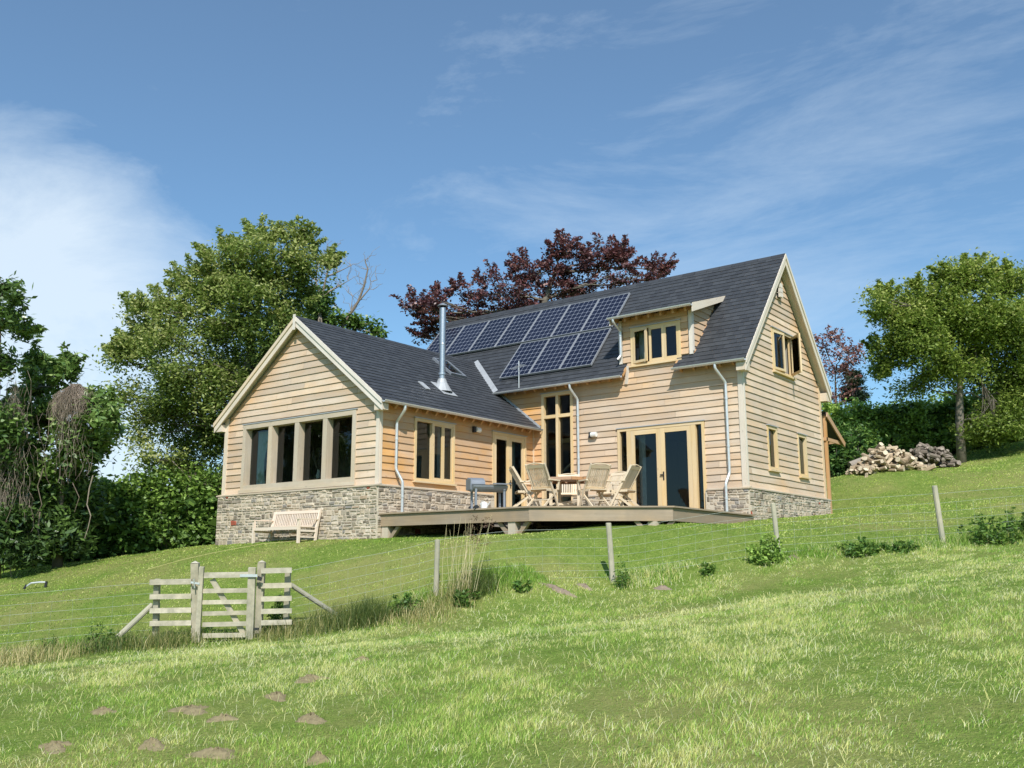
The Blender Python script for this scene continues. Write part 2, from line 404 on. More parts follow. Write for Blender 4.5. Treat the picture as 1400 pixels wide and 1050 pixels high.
# ------------------------------------------------------------------ world
SUN=Vector((.474,-.545,.69)).normalized()
elev=math.asin(SUN.z); az=math.atan2(SUN.x,SUN.y)
wd=bpy.data.worlds.new('World'); sc.world=wd; wd.use_nodes=True; s=N(wd.node_tree)
bg=wd.node_tree.nodes['Background']
sky=s.n('ShaderNodeTexSky',sky_type='NISHITA'); sky.sun_disc=False; sky.sun_elevation=elev; sky.sun_rotation=az
sky.air_density=1.0; sky.dust_density=.8; sky.ozone_density=1.0; sky.altitude=150
tc=s.n('ShaderNodeTexCoord').outputs['Generated']
def direction(px,py): return (fw+rt*((px-700)/F_)-up*((py-525)/F_)).normalized()
# wispy cirrus: stretched noise over the sky sphere, dense in one bank low in the west
mp=s.mapping(tc,(1.6,1.6,4.2),rot=(.15,.3,.5))
n1=s.noise(s.mapping(tc,(1.1,3.2,6.5),rot=(.25,.35,.2)),2.0,8,.66,.35); n2=s.noise(s.mapping(tc,(1,1,3.0),rot=(.4,-.3,0)),1.5,5,.6,.3)
def lobe(px,py,lo,hi):
    d=direction(px,py); v=s.n('ShaderNodeVectorMath',operation='DOT_PRODUCT'); s.l(tc,v.inputs[0]); v.inputs[1].default_value=d
    mr=s.n('ShaderNodeMapRange',interpolation_type='SMOOTHSTEP'); s.l(v.outputs['Value'],mr.inputs[0]); mr.inputs[1].default_value=lo; mr.inputs[2].default_value=hi
    return mr.outputs[0]
bank=s.math('MULTIPLY',lobe(-80,520,.95,1.0),.58)
bank2=s.math('MULTIPLY',lobe(60,560,.965,.999),.22)
right=s.math('MULTIPLY',lobe(1250,300,.90,.999),.11)
mid=s.math('MULTIPLY',lobe(800,330,.93,.999),.07)
cl=s.math('ADD',s.math('ADD',bank,bank2),s.math('ADD',right,mid))
cl=s.math('ADD',cl,s.math('MULTIPLY_ADD',n1,.80,-.50))
cl=s.math('MAXIMUM',cl,0.0)
cl=s.math('MULTIPLY',cl,s.math('MULTIPLY_ADD',n2,.9,.75))
cl=s.math('MINIMUM',s.math('ADD',cl,.07),.80)
skyc=s.mix(1.0,sky.outputs[0],(.64,.95,1.10),'MULTIPLY')
cc=s.mix(cl,skyc,(6.2,7.1,7.9))
s.l(cc,bg.inputs['Color']); bg.inputs['Strength'].default_value=.135
sl=bpy.data.lights.new('sun','SUN'); so=bpy.data.objects.new('sun',sl); col.objects.link(so)
sl.energy=5.0; sl.angle=math.radians(.53); sl.color=(1,.965,.91)
so.rotation_euler=(-SUN).to_track_quat('-Z','Y').to_euler(); so.location=(20,-20,40)

# ------------------------------------------------------------------ house
W=6.4;H=3.67;R=7.72;ov=.35;og=.32;L=13.96;D=7.19;xw0=-14.34;xw1=-7.49;wh=2.29;wr=5.22;ogw=.27;ovw=.344
S_=(R-H)/(W/2+ov); SW=.776; xm=(xw0+xw1)/2
Hw=H+S_*ov; whw=wh+SW*ovw; ZF=-.78
def FR(O,U,V,Nn): return (V3(O),V3(U),V3(V),V3(Nn))
Ff=FR((0,0,0),(1,0,0),(0,0,1),(0,-1,0)); Fg=FR((0,0,0),(0,1,0),(0,0,1),(1,0,0))
Fw=FR((0,-D,0),(1,0,0),(0,0,1),(0,-1,0)); Fs=FR((xw1,0,0),(0,1,0),(0,0,1),(1,0,0))
Fl=FR((xw0,0,0),(0,-1,0),(0,0,1),(-1,0,0)); Fb=FR((0,W,0),(-1,0,0),(0,0,1),(0,1,0))
Fml=FR((-L,0,0),(0,-1,0),(0,0,1),(-1,0,0))
house=empty('house',Vector((-6,-1,-1.3))*K,'timber clad house with slate roof, stone plinth and solar panels on the grassy slope','house')
holes_f=[(-7.12,-5.86,ZF,3.46),(-4.19,-1.22,ZF,2.02),(-3.63,-1.88,3.98,5.2)]
holes_g=[(2.36,4.06,3.77,5.17),(1.62,2.38,.64,1.97),(4.08,4.84,.61,1.98)]
holes_w=[(-13.43,-8.36,.12,2.15)]
holes_s=[(-5.82,-4.07,.2,2.0),(-2.25,-.47,ZF,2.0)]
def wallcore(mb,F,a0,a1,b0,b1,holes,c0,c1):
    As=sorted({a0,a1,*[min(max(x,a0),a1) for h in holes for x in h[:2]]}); Bs=sorted({b0,b1,*[min(max(x,b0),b1) for h in holes for x in h[2:]]})
    for i in range(len(As)-1):
        for j in range(len(Bs)-1):
            ca=(As[i]+As[i+1])/2;cb=(Bs[j]+Bs[j+1])/2
            if any(h[0]<ca<h[1] and h[2]<cb<h[3] for h in holes): continue
            mb.fbox(F,As[i],As[i+1],Bs[j],Bs[j+1],c0,c1,r=.5)
def prism(mb,F,pts,c0,c1):
    O,U,V,Nn=F; n=len(pts)
    vs=[O+U*a+V*b+Nn*c0 for a,b in pts]+[O+U*a+V*b+Nn*c1 for a,b in pts]
    fs=[tuple(range(n))[::-1],tuple(range(n,2*n))]+[(i,(i+1)%n,(i+1)%n+n,i+n) for i in range(n)]
    mb.add(vs,fs,None,.5)
core=HMB()
wallcore(core,Ff,-L,-.25,ZF-.2,Hw-.1,holes_f,-.25,-.02)
wallcore(core,Ff,-4.03,-1.53,Hw-.1,5.50,holes_f,-.2,-.02)
wallcore(core,Fg,0,W,ZF-.2,Hw-.1,holes_g,-.25,-.02)
# gable triangle with the window opening
hg=holes_g[0]
zr=lambda y:H+S_*((y if y<W/2 else W-y)+ov)-.12
prism(core,Fg,[(.05,Hw-.1),(hg[0],Hw-.1),(hg[0],zr(hg[0]))],-.25,-.02)
prism(core,Fg,[(hg[1],Hw-.1),(W-.05,Hw-.1),(hg[1],zr(hg[1]))],-.25,-.02)
prism(core,Fg,[(hg[0],hg[3]),(hg[1],hg[3]),(hg[1],zr(hg[1])),(W/2,R-.12),(hg[0],zr(hg[0]))],-.25,-.02)
wallcore(core,Fml,-W,0,ZF-.2,Hw-.1,[],-.25,-.02); prism(core,Fml,[(-W+.05,Hw-.1),(-.05,Hw-.1),(-W/2,R-.12)],-.25,-.02)
wallcore(core,Fb,.26,L-.26,ZF-.2,Hw-.1,[],-.25,-.02)
wallcore(core,Fw,xw0,xw1,ZF-.2,whw-.1,holes_w,-.25,-.02)
prism(core,Fw,[(xw0+.05,whw-.1),(xw1-.05,whw-.1),(xm,wr-.12)],-.25,-.02)
wallcore(core,Fs,-D+.26,-.02,ZF-.2,whw-.1,holes_s,-.25,-.02)
wallcore(core,Fl,.02,D-.26,ZF-.2,whw-.1,[],-.25,-.02)
core.build('wall_core',mt['plaster'],house)
fl=HMB(); fl.box(-L+.26,-.26,.26,W-.26,ZF-.3,ZF-.02); fl.box(xw0+.26,xw1-.26,-D+.26,-.02,ZF-.3,ZF-.02)
fl.box(-5.3,-.26,.26,W-.26,2.35,2.6); fl.box(-L+.26,-8.2,.26,W-.26,2.35,2.6)
fl.build('floor',mt['floorin'],house)
iw=HMB(); iw.box(-5.45,-5.3,.26,W-.26,ZF,4.0); iw.box(-8.4,-8.2,.26,W-.26,ZF,4.0); iw.box(xw0+.26,xw1-.26,-3.1,-2.95,ZF,2.3)
build_split(iw,'inner_wall',mt['plaster'],house)

def subtract(iv,hs):
    out=[iv]
    for h0,h1 in hs:
        nx=[]
        for a,b in out:
            if h1<=a or h0>=b: nx.append((a,b)); continue
            if h0>a: nx.append((a,h0))
            if h1<b: nx.append((h1,b))
        out=nx
    return out
def clad(mb,F,z0,z1,span,holes,fresh,pitch=.2,seed=1):
    O,U,V,Nn=F; rr=random.Random(seed); nr=int(math.ceil((z1-z0)/pitch))
    for i in range(nr):
        zb=z0+i*pitch; zt=min(zb+pitch,z1)
        if zt-zb<.01: continue
        cuts=sorted({zb,zt,*[x for h in holes for x in h[2:] if zb<x<zt]})
        # joints along the row
        A0,A1=span(zb); A2,A3=span(zt); lo=min(A0,A2);hi=max(A1,A3)
        js=[lo-rr.uniform(0,3)]
        while js[-1]<hi: js.append(js[-1]+rr.uniform(2.2,4.6))
        wob=[rr.uniform(-1,1) for _ in range(64)]
        for q in range(len(js)-1):
            rnd=rr.random(); goff=rr.uniform(0,90); tilt=rr.uniform(-.004,.004)
            for c in range(len(cuts)-1):
                ya,yb=cuts[c],cuts[c+1]
                s0=span(ya);s1=span(yb)
                hs=[(h[0],h[1]) for h in holes if h[2]<=ya+1e-6 and h[3]>=yb-1e-6]
                for (a,b) in subtract((max(js[q]+.002,min(s0[0],s1[0])),min(js[q+1]-.002,max(s0[1],s1[1]))),hs):
                    if b-a<.01: continue
                    n=max(1,int((b-a)/.6)); vs=[];g=[];h=[]
                    for k in range(n+1):
                        t=a+(b-a)*k/n
                        wz=.006*wob[int((t-lo)*1.7)%64]+tilt
                        for (yy,sp) in ((ya,s0),(yb,s1)):
                            tt=min(max(t,sp[0]),sp[1]); pr=.04-.03*(yy-zb)/pitch
                            zz=yy+(wz if yy==zb else 0)
                            vs.append(O+U*tt+V*zz+Nn*pr); g.append((tt+goff,yy,goff)); h.append(fresh(tt,yy))
                        # lip
                        yy,sp=ya,s0; tt=min(max(t,sp[0]),sp[1])
                        zz=yy+(wz if yy==zb else 0)
                        vs.append(O+U*tt+V*(zz+(.0 if yy==zb else 0))+Nn*(.008 if yy==zb else .0)); g.append((tt+goff,yy-.03,goff)); h.append(fresh(tt,yy))
                    fs=[]
                    for k in range(n):
                        i0=3*k;i1=3*k+3
                        fs.append((i0,i1,i1+1,i0+1)); fs.append((i0+2,i1+2,i1,i0))
                    mb.add(vs,fs,g,rnd,h)
def rubble(mbs,mbm,F,a0,a1,z0,z1,holes,out,seed):
    O,U,V,Nn=F; rr=random.Random(seed)
    wallcore(mbm,F,a0,a1,z0,z1,holes,-.02,out-.004)
    z=z0
    while z<z1-.03:
        hh=rr.choice([.05,.065,.08,.095,.11,.13,.16]); 
        if z+hh>z1-.05: hh=z1-z
        a=a0
        while a<a1-.02:
            w=rr.uniform(.09,.30)*(1.35 if hh<.08 else 1)
            if rr.random()<.12: w=rr.uniform(.09,.14)
            if a+w>a1-.08: w=a1-a
            ca=a+w/2; cb=z+hh/2
            if not any(h[0]-.02<ca+w/2 and ca-w/2<h[1]+.02 and h[2]<cb<h[3] for h in holes):
                # split tall course into two thin stones sometimes
                parts=[(z,hh)] if (hh<.12 or rr.random()<.55) else [(z,hh*.45),(z+hh*.45,hh*.55)]
                for (zz,h_) in parts:
                    m_=.010; p_=out+rr.uniform(.004,.022); jj=lambda q=.014: rr.uniform(-q,q)
                    x0,x1,y0,y1=a+m_,a+w-m_,zz+m_,zz+h_-m_
                    cx=[(x0+jj(.012),y0+jj(.012)),(x1+jj(.012),y0+jj(.012)),(x1+jj(.012),y1+jj(.012)),(x0+jj(.012),y1+jj(.012))]
                    ins=min(.02,h_*.2)
                    mx,my=(x0+x1)/2,(y0+y1)/2
                    inn=[(q[0]+(ins if q[0]<mx else -ins)+jj(.006),q[1]+(ins if q[1]<my else -ins)*.8) for q in cx]
                    vs=[O+U*q[0]+V*q[1]+Nn*(out-.03) for q in cx]+[O+U*q[0]+V*q[1]+Nn*(p_-.012) for q in cx]+[O+U*q[0]+V*q[1]+Nn*(p_+jj(.01)) for q in inn]
                    fs=[(i,(i+1)%4,(i+1)%4+4,i+4) for i in range(4)]+[(4+i,4+(i+1)%4,8+(i+1)%4,8+i) for i in range(4)]+[(8,9,10,11)]
                    c=rr.random()*.975
                    if rr.random()<.006: c=1
                    mbs.add(vs,fs,None,c)
            a+=w
        z+=hh
nz=lambda a,b,s: (math.sin(a*1.7+b*2.3+s)+math.sin(a*4.1-b*1.3+s*2))*.08
# freshness: orange where the boards are sheltered
fr_front=lambda a,z: max(0,min(1,.12+max(0,(z-2.6)/1.6)*.35+max(0,-5.2-a)*.38))+nz(a,z,1)
fr_gable=lambda a,z: .10+max(0,1-(zr(a)-z)/.9)*.8*(1 if a>W/2 else .35)+nz(a,z,2)
zw=lambda x:wr-SW*abs(x-xm)-.12
fr_wing=lambda a,z: .08+max(0,1-(zw(a)-z)/.8)*.75*(1 if a<xm else .3)+max(0,(xm-2-a)*.2)+nz(a,z,3)
fr_side=lambda a,z: .85+max(0,z-1.6)*.3+nz(a,z,4)
c=HMB()
# front wall: the dormer front continues the wall upwards
clad(c,Ff,.02,3.92,lambda z:(-9.6,-.10),holes_f,fr_front,seed=11)
clad(c,Ff,3.92,5.56,lambda z:(-4.03+.1,-1.53-.1),holes_f+[(-9,-3.79,0,4.1),(-2.02,0,0,4.1)],fr_front,seed=12)
clad(c,Fg,.02,R-.2,lambda z:(lambda t:(.10+t,W-.12-t))(max(0,(z-Hw+.25)/S_)),holes_g,fr_gable,seed=13)
clad(c,Fb,.02,Hw,lambda z:(.1,L-.1),[],lambda a,z:.3,seed=16)
clad(c,Fml,.02,R-.2,lambda z:(lambda t:(-W+.1+t,-.1-t))(max(0,(z-Hw+.1)/S_)),[],lambda a,z:.3,seed=17)
c.build('main_cladding',mt['clad'],house)
c=HMB()
clad(c,Fw,.02,wr-.2,lambda z:(lambda t:(xw0+.12+t,xw1-.07-t))(max(0,(z-whw+.2)/SW)),holes_w,fr_wing,seed=14)
clad(c,Fs,.02,whw,lambda z:(-D+.08,0),holes_s,fr_side,seed=15)
clad(c,Fl,.02,whw,lambda z:(0.0,D-.1),[],lambda a,z:.3,seed=18)
c.build('wing_cladding',mt['clad'],house)
# dormer cheeks
Fc=FR((-1.53,0,0),(0,1,0),(0,0,1),(1,0,0)); Fc2=FR((-4.03,0,0),(0,-1,0),(0,0,1),(-1,0,0))
c=HMB()
zroof=lambda y:H+S_*(y+ov)
def cheek_span(z):
    yb=(z-H)/S_-ov; return (.1,max(.101,min(yb,1.9)))
clad(c,Fc,4.16,5.95,lambda z:(max(.1,(z-5.5)/.32),max(.1,(z-H)/S_-ov)),[],lambda a,z:.45,seed=21)
c.build('dormer_cheek',mt['clad'],house); c=HMB()
clad(c,Fc2,4.16,5.95,lambda z:(-max(.1,(z-H)/S_-ov),-max(.1,(z-5.5)/.32)),[],lambda a,z:.45,seed=22)
c.build('dormer_cheek',mt['clad'],house)
# corner boards
c=HMB()
c.box(-.10,.045,-.055,.0,.02,Hw-.1,h=.2); c.box(.0,.055,-.0,.10,.02,Hw-.05,h=.1)
c.box(.0,.05,W-.12,W+.05,.02,Hw-.1,h=.9)
c.box(xw1-.07,xw1+.045,-D-.055,-D,.02,whw-.1,h=.3); c.box(xw1,xw1+.055,-D,-D+.08,.02,whw-.08,h=.5)
c.box(xw0-.045,xw0+.12,-D-.055,-D,.02,whw-.12,h=.5)
c.box(-1.60,-1.49,-.05,.0,Hw+.02,5.5); c.box(-4.06,-3.95,-.05,.0,Hw+.02,5.5)
c.box(-1.53,-1.485,0.,.09,4.2,5.5)
c.box(xw1,xw1+.06,-.07,0,.02,2.4,h=.9)
build_split(c,'corner_board',mt['barge'],house)
# stone plinth
PO=.13
st=HMB();mo=HMB()
def plinth(F,a0,a1,holes,seed): rubble(st,mo,F,a0,a1,-2.1,-.045,holes,PO,seed)
plinth(Fw,xw0-PO+.02,xw1+PO-.02,[],31); plinth(Fs,-D-PO+.02,-.0,[(-2.25,-.47,-3,1)],32); plinth(Ff,xw1+PO,PO-.02,[(-7.12,-5.86,-.9,1),(-4.19,-1.22,-.9,1)],33)
plinth(Fg,-PO+.02,W+PO,[],34); plinth(Fl,-.2,D+PO-.02,[],35); plinth(Fb,-PO,L,[],36)
st.build('stone_plinth',mt['stone'],house); mo.build('plinth_mortar',mt['mortar'],house)
c=HMB()
def drip(F,a0,a1):
    O,U,V,Nn=F
    vs=[O+U*a+V*b+Nn*n for a in(a0,a1) for b,n in((.035,.0),(-.01,PO+.035),(-.045,PO+.035),(-.045,0))]
    c.add(vs,[(0,1,5,4),(1,2,6,5),(2,3,7,6),(0,3,2,1),(4,5,6,7)],None,.3)
drip(Fw,xw0-PO-.03,xw1+PO+.03); drip(Fs,-D,-2.3); drip(Fs,-.42,-.1); drip(Ff,-5.8,-4.25); drip(Ff,-1.18,PO+.03); drip(Fg,-.01,W+PO); drip(Fl,0,D)
build_split(c,'plinth_ledge',mt['oak'],house)

# ---- roofs
cosm=1/math.sqrt(1+S_*S_); sinm=S_*cosm; cosw=1/math.sqrt(1+SW*SW); sinw=SW*cosw
Lm=(W/2+ov)/cosm; Lw=((xw1-xw0)/2+ovw)/cosw
RFf=FR((0,-ov,H),(1,0,0),(0,cosm,sinm),(0,-sinm,cosm)); RFb=FR((0,W+ov,H),(-1,0,0),(0,-cosm,sinm),(0,sinm,cosm))
RWr=FR((xw1+ovw,0,wh),(0,1,0),(-cosw,0,sinw),(sinw,0,cosw)); RWl=FR((xw0-ovw,0,wh),(0,-1,0),(cosw,0,sinw),(-sinw,0,cosw))
def slates(mb,F,a0,a1,b0,b1,holes,clip=None,seed=1,w=.235,gauge=.205,off=0):
    O,U,V,Nn=F; rr=random.Random(seed); nr=int((b1-b0)/gauge)+1
    for i in range(nr):
        v0=b0+i*gauge-.02; v1=min(v0+gauge+.03,b1)
        if v1-v0<.03: continue
        a=a0-(w/2 if i%2 else 0)
        while a<a1:
            x0=max(a+.003,a0);x1=min(a+w-.003,a1); a+=w
            if x1-x0<.02: continue
            cx=(x0+x1)/2;cv=(v0+v1)/2
            if clip and not clip(cx,cv): continue
            ok=True
            for h in holes:
                if h[2]<cv<h[3]:
                    if h[0]<cx<h[1]: ok=False
                    elif x0<h[0]<x1: x1=h[0]
                    elif x0<h[1]<x1: x0=h[1]
            if not ok or x1-x0<.01: continue
            j=rr.uniform(-.006,.006); l=.016+rr.uniform(0,.005); k=rr.uniform(-.003,.003)
            vs=[O+U*x0+V*(v0+j)+Nn*(l+k+off),O+U*x1+V*(v0+j)+Nn*(l-k+off),O+U*x1+V*v1+Nn*(.001+off),O+U*x0+V*v1+Nn*(.001+off),
                O+U*x0+V*(v0+j)+Nn*off,O+U*x1+V*(v0+j)+Nn*off]
            mb.add(vs,[(0,1,2,3),(4,5,1,0),(4,0,3),(5,2,1)],None,rr.random())
vt=(2.0+ov)/cosm
rholes=[(-3.79,-2.02,-1,vt),(-4.03,-1.53,ov/cosm,vt)]
c=HMB()
slates(c,RFf,-14.28,og,0,Lm,rholes,seed=41); slates(c,RFb,-og,14.28,0,Lm,[],seed=42)
c.build('main_roof',mt['slate'],house)
c=HMB()
slates(c,RWr,-D-ogw,1.0,0,Lw,[],clip=lambda a,v:(a<0 or (wh+v*sinw)>zroof(a)-.25),seed=43)
slates(c,RWl,-1.0,D+ogw,0,Lw,[],seed=44)
c.build('wing_roof',mt['slate'],house)
# roof boarding under slates
c=HMB()
wallcore(c,RFf,-14.2,og-.03,.02,Lm-.06,rholes,-.09,-.003); wallcore(c,RFb,-og+.03,14.2,.02,Lm-.06,[],-.09,-.003)
wallcore(c,RWr,-D-ogw+.03,-.0,.02,Lw-.06,[],-.09,-.003); wallcore(c,RWl,-.02,D+ogw-.03,.02,Lw-.06,[],-.09,-.003)
c.build('roof_boarding',mt['rafter'],house)
# rafter tails
c=HMB()
def tails(F,a0,a1,vlen,skip=()):
    a=a0
    while a<=a1:
        if not any(s0<a<s1 for s0,s1 in skip): c.fbox(F,a-.035,a+.035,.05,vlen,-.24,-.09)
        a+=.42
tails(RFf,-9.4,og-.4,ov/cosm-.0,skip=((-3.85,-1.95),)); tails(RWr,-D-ogw+.3,-.1,ovw/cosw)
build_split(c,'rafter_tail',mt['rafter'],house)
# ridge tiles
def ridge(mb,p0,p1,sl):
    p0=V3(p0);p1=V3(p1);Lr=np.linalg.norm(p1-p0);t=(p1-p0)/Lr; x=np.cross(t,(0,0,1)); n=int(Lr/.45)
    cs=1/math.sqrt(1+sl*sl)
    for i in range(n):
        a=p0+t*(Lr*i/n+.006);b=p0+t*(Lr*(i+1)/n-.004); hh=.03+.003*random.random()
        for s_ in (-1,1):
            d=np.array([x[0]*s_*cs,x[1]*s_*cs,-sl*cs])*.17; nn=np.array([0,0,hh])
            vs=[a+nn,b+nn,b+d+nn,a+d+nn,a+d,b+d]
            mb.add(vs,[(0,1,2,3),(3,2,5,4)],None,random.random())
c=HMB(); ridge(c,(-14.28,W/2,R),(og,W/2,R),S_); c.build('ridge_tiles',mt['slate'],house)
c=HMB(); ridge(c,(xm,-D-ogw,wr),(xm,1.0,wr),SW); c.build('ridge_tiles',mt['slate'],house)
# valley lead
def valley(sgn=1):
    c=HMB()
    # line of meeting: from (x at wing eave/wall..) to ridge of wing
    z0=H-.02; pA=V3((xm+(wr-z0)/SW,-ov,z0)); yr=(wr-H)/S_-ov; pB=V3((xm,yr,wr))
    Nm=RFf[3]; t=(pB-pA);t/=np.linalg.norm(t); inpl=np.cross(t,Nm); 
    if inpl[0]<0: inpl=-inpl
    o=Nm*.035
    vs=[pA+o-inpl*.02,pA+o+inpl*.17,pB+o+inpl*.17,pB+o-inpl*.02]
    c.add(vs,[(0,1,2,3)],None,.5)
    vs=[q-o*.8 for q in vs]; c.add(vs,[(3,2,1,0)],None,.5)
    c.build('valley_flashing',mt['lead'],house)
valley()
# flashing where wing roof meets main wall (stepped line)
c=HMB()
p0=V3((xw1+ovw,-.06,wh+.05)); p1=V3((xm+(wr-H)/SW,-.06,H+.05)); c.beam(p0,p1,.02,.07); c.build('step_flashing',mt['lead'],house)
# barge boards
def barge(mb,F,a_low,b_low,a_top,b_top,c0,depth,th,r,h):
    O,U,V,Nn=F
    vs=[]
    for n in (c0,c0+th):
        vs+= [O+U*a_low+V*(b_low-depth)+Nn*n,O+U*a_low+V*b_low+Nn*n,O+U*a_top+V*b_top+Nn*n,O+U*a_top+V*(b_top-depth)+Nn*n]
    fs=[(0,1,2,3),(7,6,5,4),(0,3,7,4),(1,5,6,2),(0,4,5,1),(3,2,6,7)]
    Lb=math.hypot(a_top-a_low,b_top-b_low)
    g=[(0,0,n) if i in(0,) else (0,.3,n) if i==1 else (Lb,.3,n) if i==2 else (Lb,0,n) for n in (0,.05) for i in range(4)]
    if (a_top-a_low)>0: fs=[f[::-1] for f in fs]
    mb.add(vs,fs,g,r,h)
c=HMB()
for sg in(-1,1):
    e=W/2+ov-.01; fr=.35 if sg<0 else .25
    barge(c,Fg,W/2+sg*e,H+.0,W/2,R-.005,og-.045,.36,.035,.6,fr)
    barge(c,Fg,W/2+sg*(e+.01),H-.01+.02,W/2,R+.01,og-.01,.15,.035,.8,fr*.6)
build_split(c,'barge_board',mt['barge'],house)
c=HMB()
for sg in(-1,1):
    e=(xw1-xw0)/2+ovw-.01
    barge(c,Fw,xm+sg*e,wh,xm,wr-.005,ogw-.045,.30,.035,.6,.35 if sg<0 else 0)
    barge(c,Fw,xm+sg*(e+.01),wh+.01,xm,wr+.01,ogw-.01,.13,.035,.8,.75 if sg<0 else 0)
c.fbox(Fw,xm-.045,xm+.045,wr-.42,wr+.06,ogw+.02,ogw+.05)
build_split(c,'barge_board',mt['barge'],house)
# gable soffits
c=HMB()
for Fq,cen,half,lo,top,sl,oo in ((Fg,W/2,W/2+ov,H,R,S_,og),(Fw,xm,(xw1-xw0)/2+ovw,wh,wr,SW,ogw)):
    O,U,V,Nn=Fq
    for sg in(-1,1):
        d=.17 if oo==og else .15
        a=O+U*(cen+sg*half)+V*(lo-d); b=O+U*cen+V*(top-d)
        vs=[a+Nn*.0,a+Nn*(oo-.05),b+Nn*(oo-.05),b+Nn*0]
        vs+=[q+V*.03 for q in vs]
        c.add(vs,[(0,1,2,3),(7,6,5,4),(0,4,5,1),(2,6,7,3),(1,5,6,2),(0,3,7,4)],[(0,0,0),(0,.3,0),(4,.3,0),(4,0,0)]*2,.5,.15)
        # stub at lower end
        c.fbox(Fq,cen+sg*(half-.36),cen+sg*(half-.01),lo-.33,lo-.05,.0,oo-.05,h=.5) if oo==og else c.fbox(Fq,cen+sg*(half-.34),cen+sg*(half-.01),lo-.27,lo-.05,.0,oo-.05,h=.3)
build_split(c,'gable_soffit',mt['barge'],house)
# dormer roof
dE=(-.42,5.55); dT=(1.94,6.30); ds=(dT[1]-dE[1])/(dT[0]-dE[0]); dc=1/math.sqrt(1+ds*ds); dl=(dT[0]-dE[0]+.12)/dc
RD=FR((0,dE[0],dE[1]),(1,0,0),(0,dc,ds*dc),(0,-ds*dc,dc))
c=HMB(); slates(c,RD,-4.16,-1.27,0,dl,[],seed=51,off=.0); dr=c.build('dormer_roof',mt['slate'],house)
c=HMB(); c.fbox(RD,-4.14,-1.29,.02,dl-.1,-.06,-.003)
a=-4.08
while a<-1.5: c.fbox(RD,a-.035,a+.035,.05,.55,-.2,-.06); a+=.42
c.build('dormer_boarding',mt['rafter'],house)
c=HMB()
for x_,x2 in ((-1.29,-1.255),(-4.175,-4.14)):
    vs=[]
    for xx in(x_,x2):
        yb=dE[0]; vs+=[(xx,yb,dE[1]-.26),(xx,yb,dE[1]+.02),(xx,dT[0]+.02,dT[1]+.02),(xx,dT[0]-.2,dT[1]-.22)]
    c.add(vs,[(0,1,2,3),(7,6,5,4),(0,3,7,4),(1,5,6,2),(0,4,5,1),(3,2,6,7)],[(0,0,0),(0,.2,0),(2,.2,0),(2,0,0)]*2,.5,.35)
build_split(c,'dormer_barge_board',mt['barge'],house)
# brackets at the foot of the dormer front
c=HMB()
c.beam((-3.82,-.05,3.42),(-3.74,-.06,4.0),.05,.10)
build_split(c,'eave_end_board',mt['barge'],house)
# gutters
def gutter(pts,r0=.07):
    c=HMB(); p0=V3(pts[0]);p1=V3(pts[1]); t=(p1-p0);Lg=np.linalg.norm(t);t/=Lg; x=np.cross(t,(0,0,1)); n=8
    vs=[]
    for q in (p0,p1):
        for rr_ in (r0,r0-.012):
            for k in range(n+1):
                a=PI+PI*k/n; vs.append(q+x*math.cos(a)*rr_+np.array([0,0,math.sin(a)*rr_]))
    m=n+1; fs=[]
    for k in range(n):
        fs.append((k,k+1,2*m+k+1,2*m+k)); fs.append((m+k+1,m+k,3*m+k,3*m+k+1)); fs.append((k,m+k,m+k+1,k+1)); fs.append((2*m+k,2*m+k+1,3*m+k+1,3*m+k))
    fs.append((0,2*m,3*m,m)); fs.append((n,m+n,3*m+n,2*m+n))
    c.add(vs,fs,None,.5)
    return c
gm=mt['galv']
gutter([(-9.2,-ov-.07,H-.02),(-3.79,-ov-.07,H-.02)]).build('gutter',gm,house,smooth=False)
gutter([(-2.02,-ov-.07,H-.02),(og-.0,-ov-.07,H-.02)]).build('gutter',gm,house)
gutter([(xw1+ovw+.07,-D-ogw,wh-.02),(xw1+ovw+.07,-.1,wh-.02)]).build('gutter',gm,house)
gutter([(xw0-ovw-.07,-D-ogw,wh-.02),(xw0-ovw-.07,-.1,wh-.02)]).build('gutter',gm,house)
gutter([(-4.2,dE[0]-.06,dE[1]-.02),(-1.26,dE[0]-.06,dE[1]-.02)]).build('gutter',gm,house)
def pipe(pts,clips=()):
    c=HMB(); q=[V3(p) for p in pts]
    out=[q[0]]
    for i in range(1,len(q)-1):
        d0=q[i]-q[i-1];d1=q[i+1]-q[i]; l=min(.06,np.linalg.norm(d0)/3,np.linalg.norm(d1)/3)
        A=q[i]-d0/np.linalg.norm(d0)*l;B=q[i]+d1/np.linalg.norm(d1)*l
        out+=[A,(A+B)/2*.5+q[i]*.5,B]
    out.append(q[-1]); c.tube(out,.042,10,r=.5)
    for z_ in clips: 
        for i in range(len(q)-1):
            if min(q[i][2],q[i+1][2])<z_<max(q[i][2],q[i+1][2]) and abs(q[i][2]-q[i+1][2])>.5:
                c.tube([q[i]*(1-0)+0*q[i] if False else (q[i][0],q[i][1],z_-.03),(q[i][0],q[i][1],z_+.03)],.052,10)
    o=c.build('downpipe',gm,house,smooth=False)
    return o
pipe([(-5.72,-ov-.07,H-.06),(-5.72,-ov-.07,H-.2),(-5.62,-.11,H-.55),(-5.62,-.11,ZF+.02)],(2.6,1.2,.3))
pipe([(-.62,-ov-.07,H-.06),(-.62,-ov-.07,H-.2),(-.45,-.11,H-.6),(-.45,-.11,.42),(-.52,-.24,.12),(-.52,-.24,ZF+.03)],(2.6,1.2,-.3))
pipe([(xw1+ovw+.07,-6.62,wh-.06),(xw1+ovw+.07,-6.62,wh-.2),(xw1+.11,-6.62,wh-.5),(xw1+.11,-6.62,.45),(xw1+.26,-6.5,.1),(xw1+.26,-6.5,ZF+.02)],(1.3,-.3))
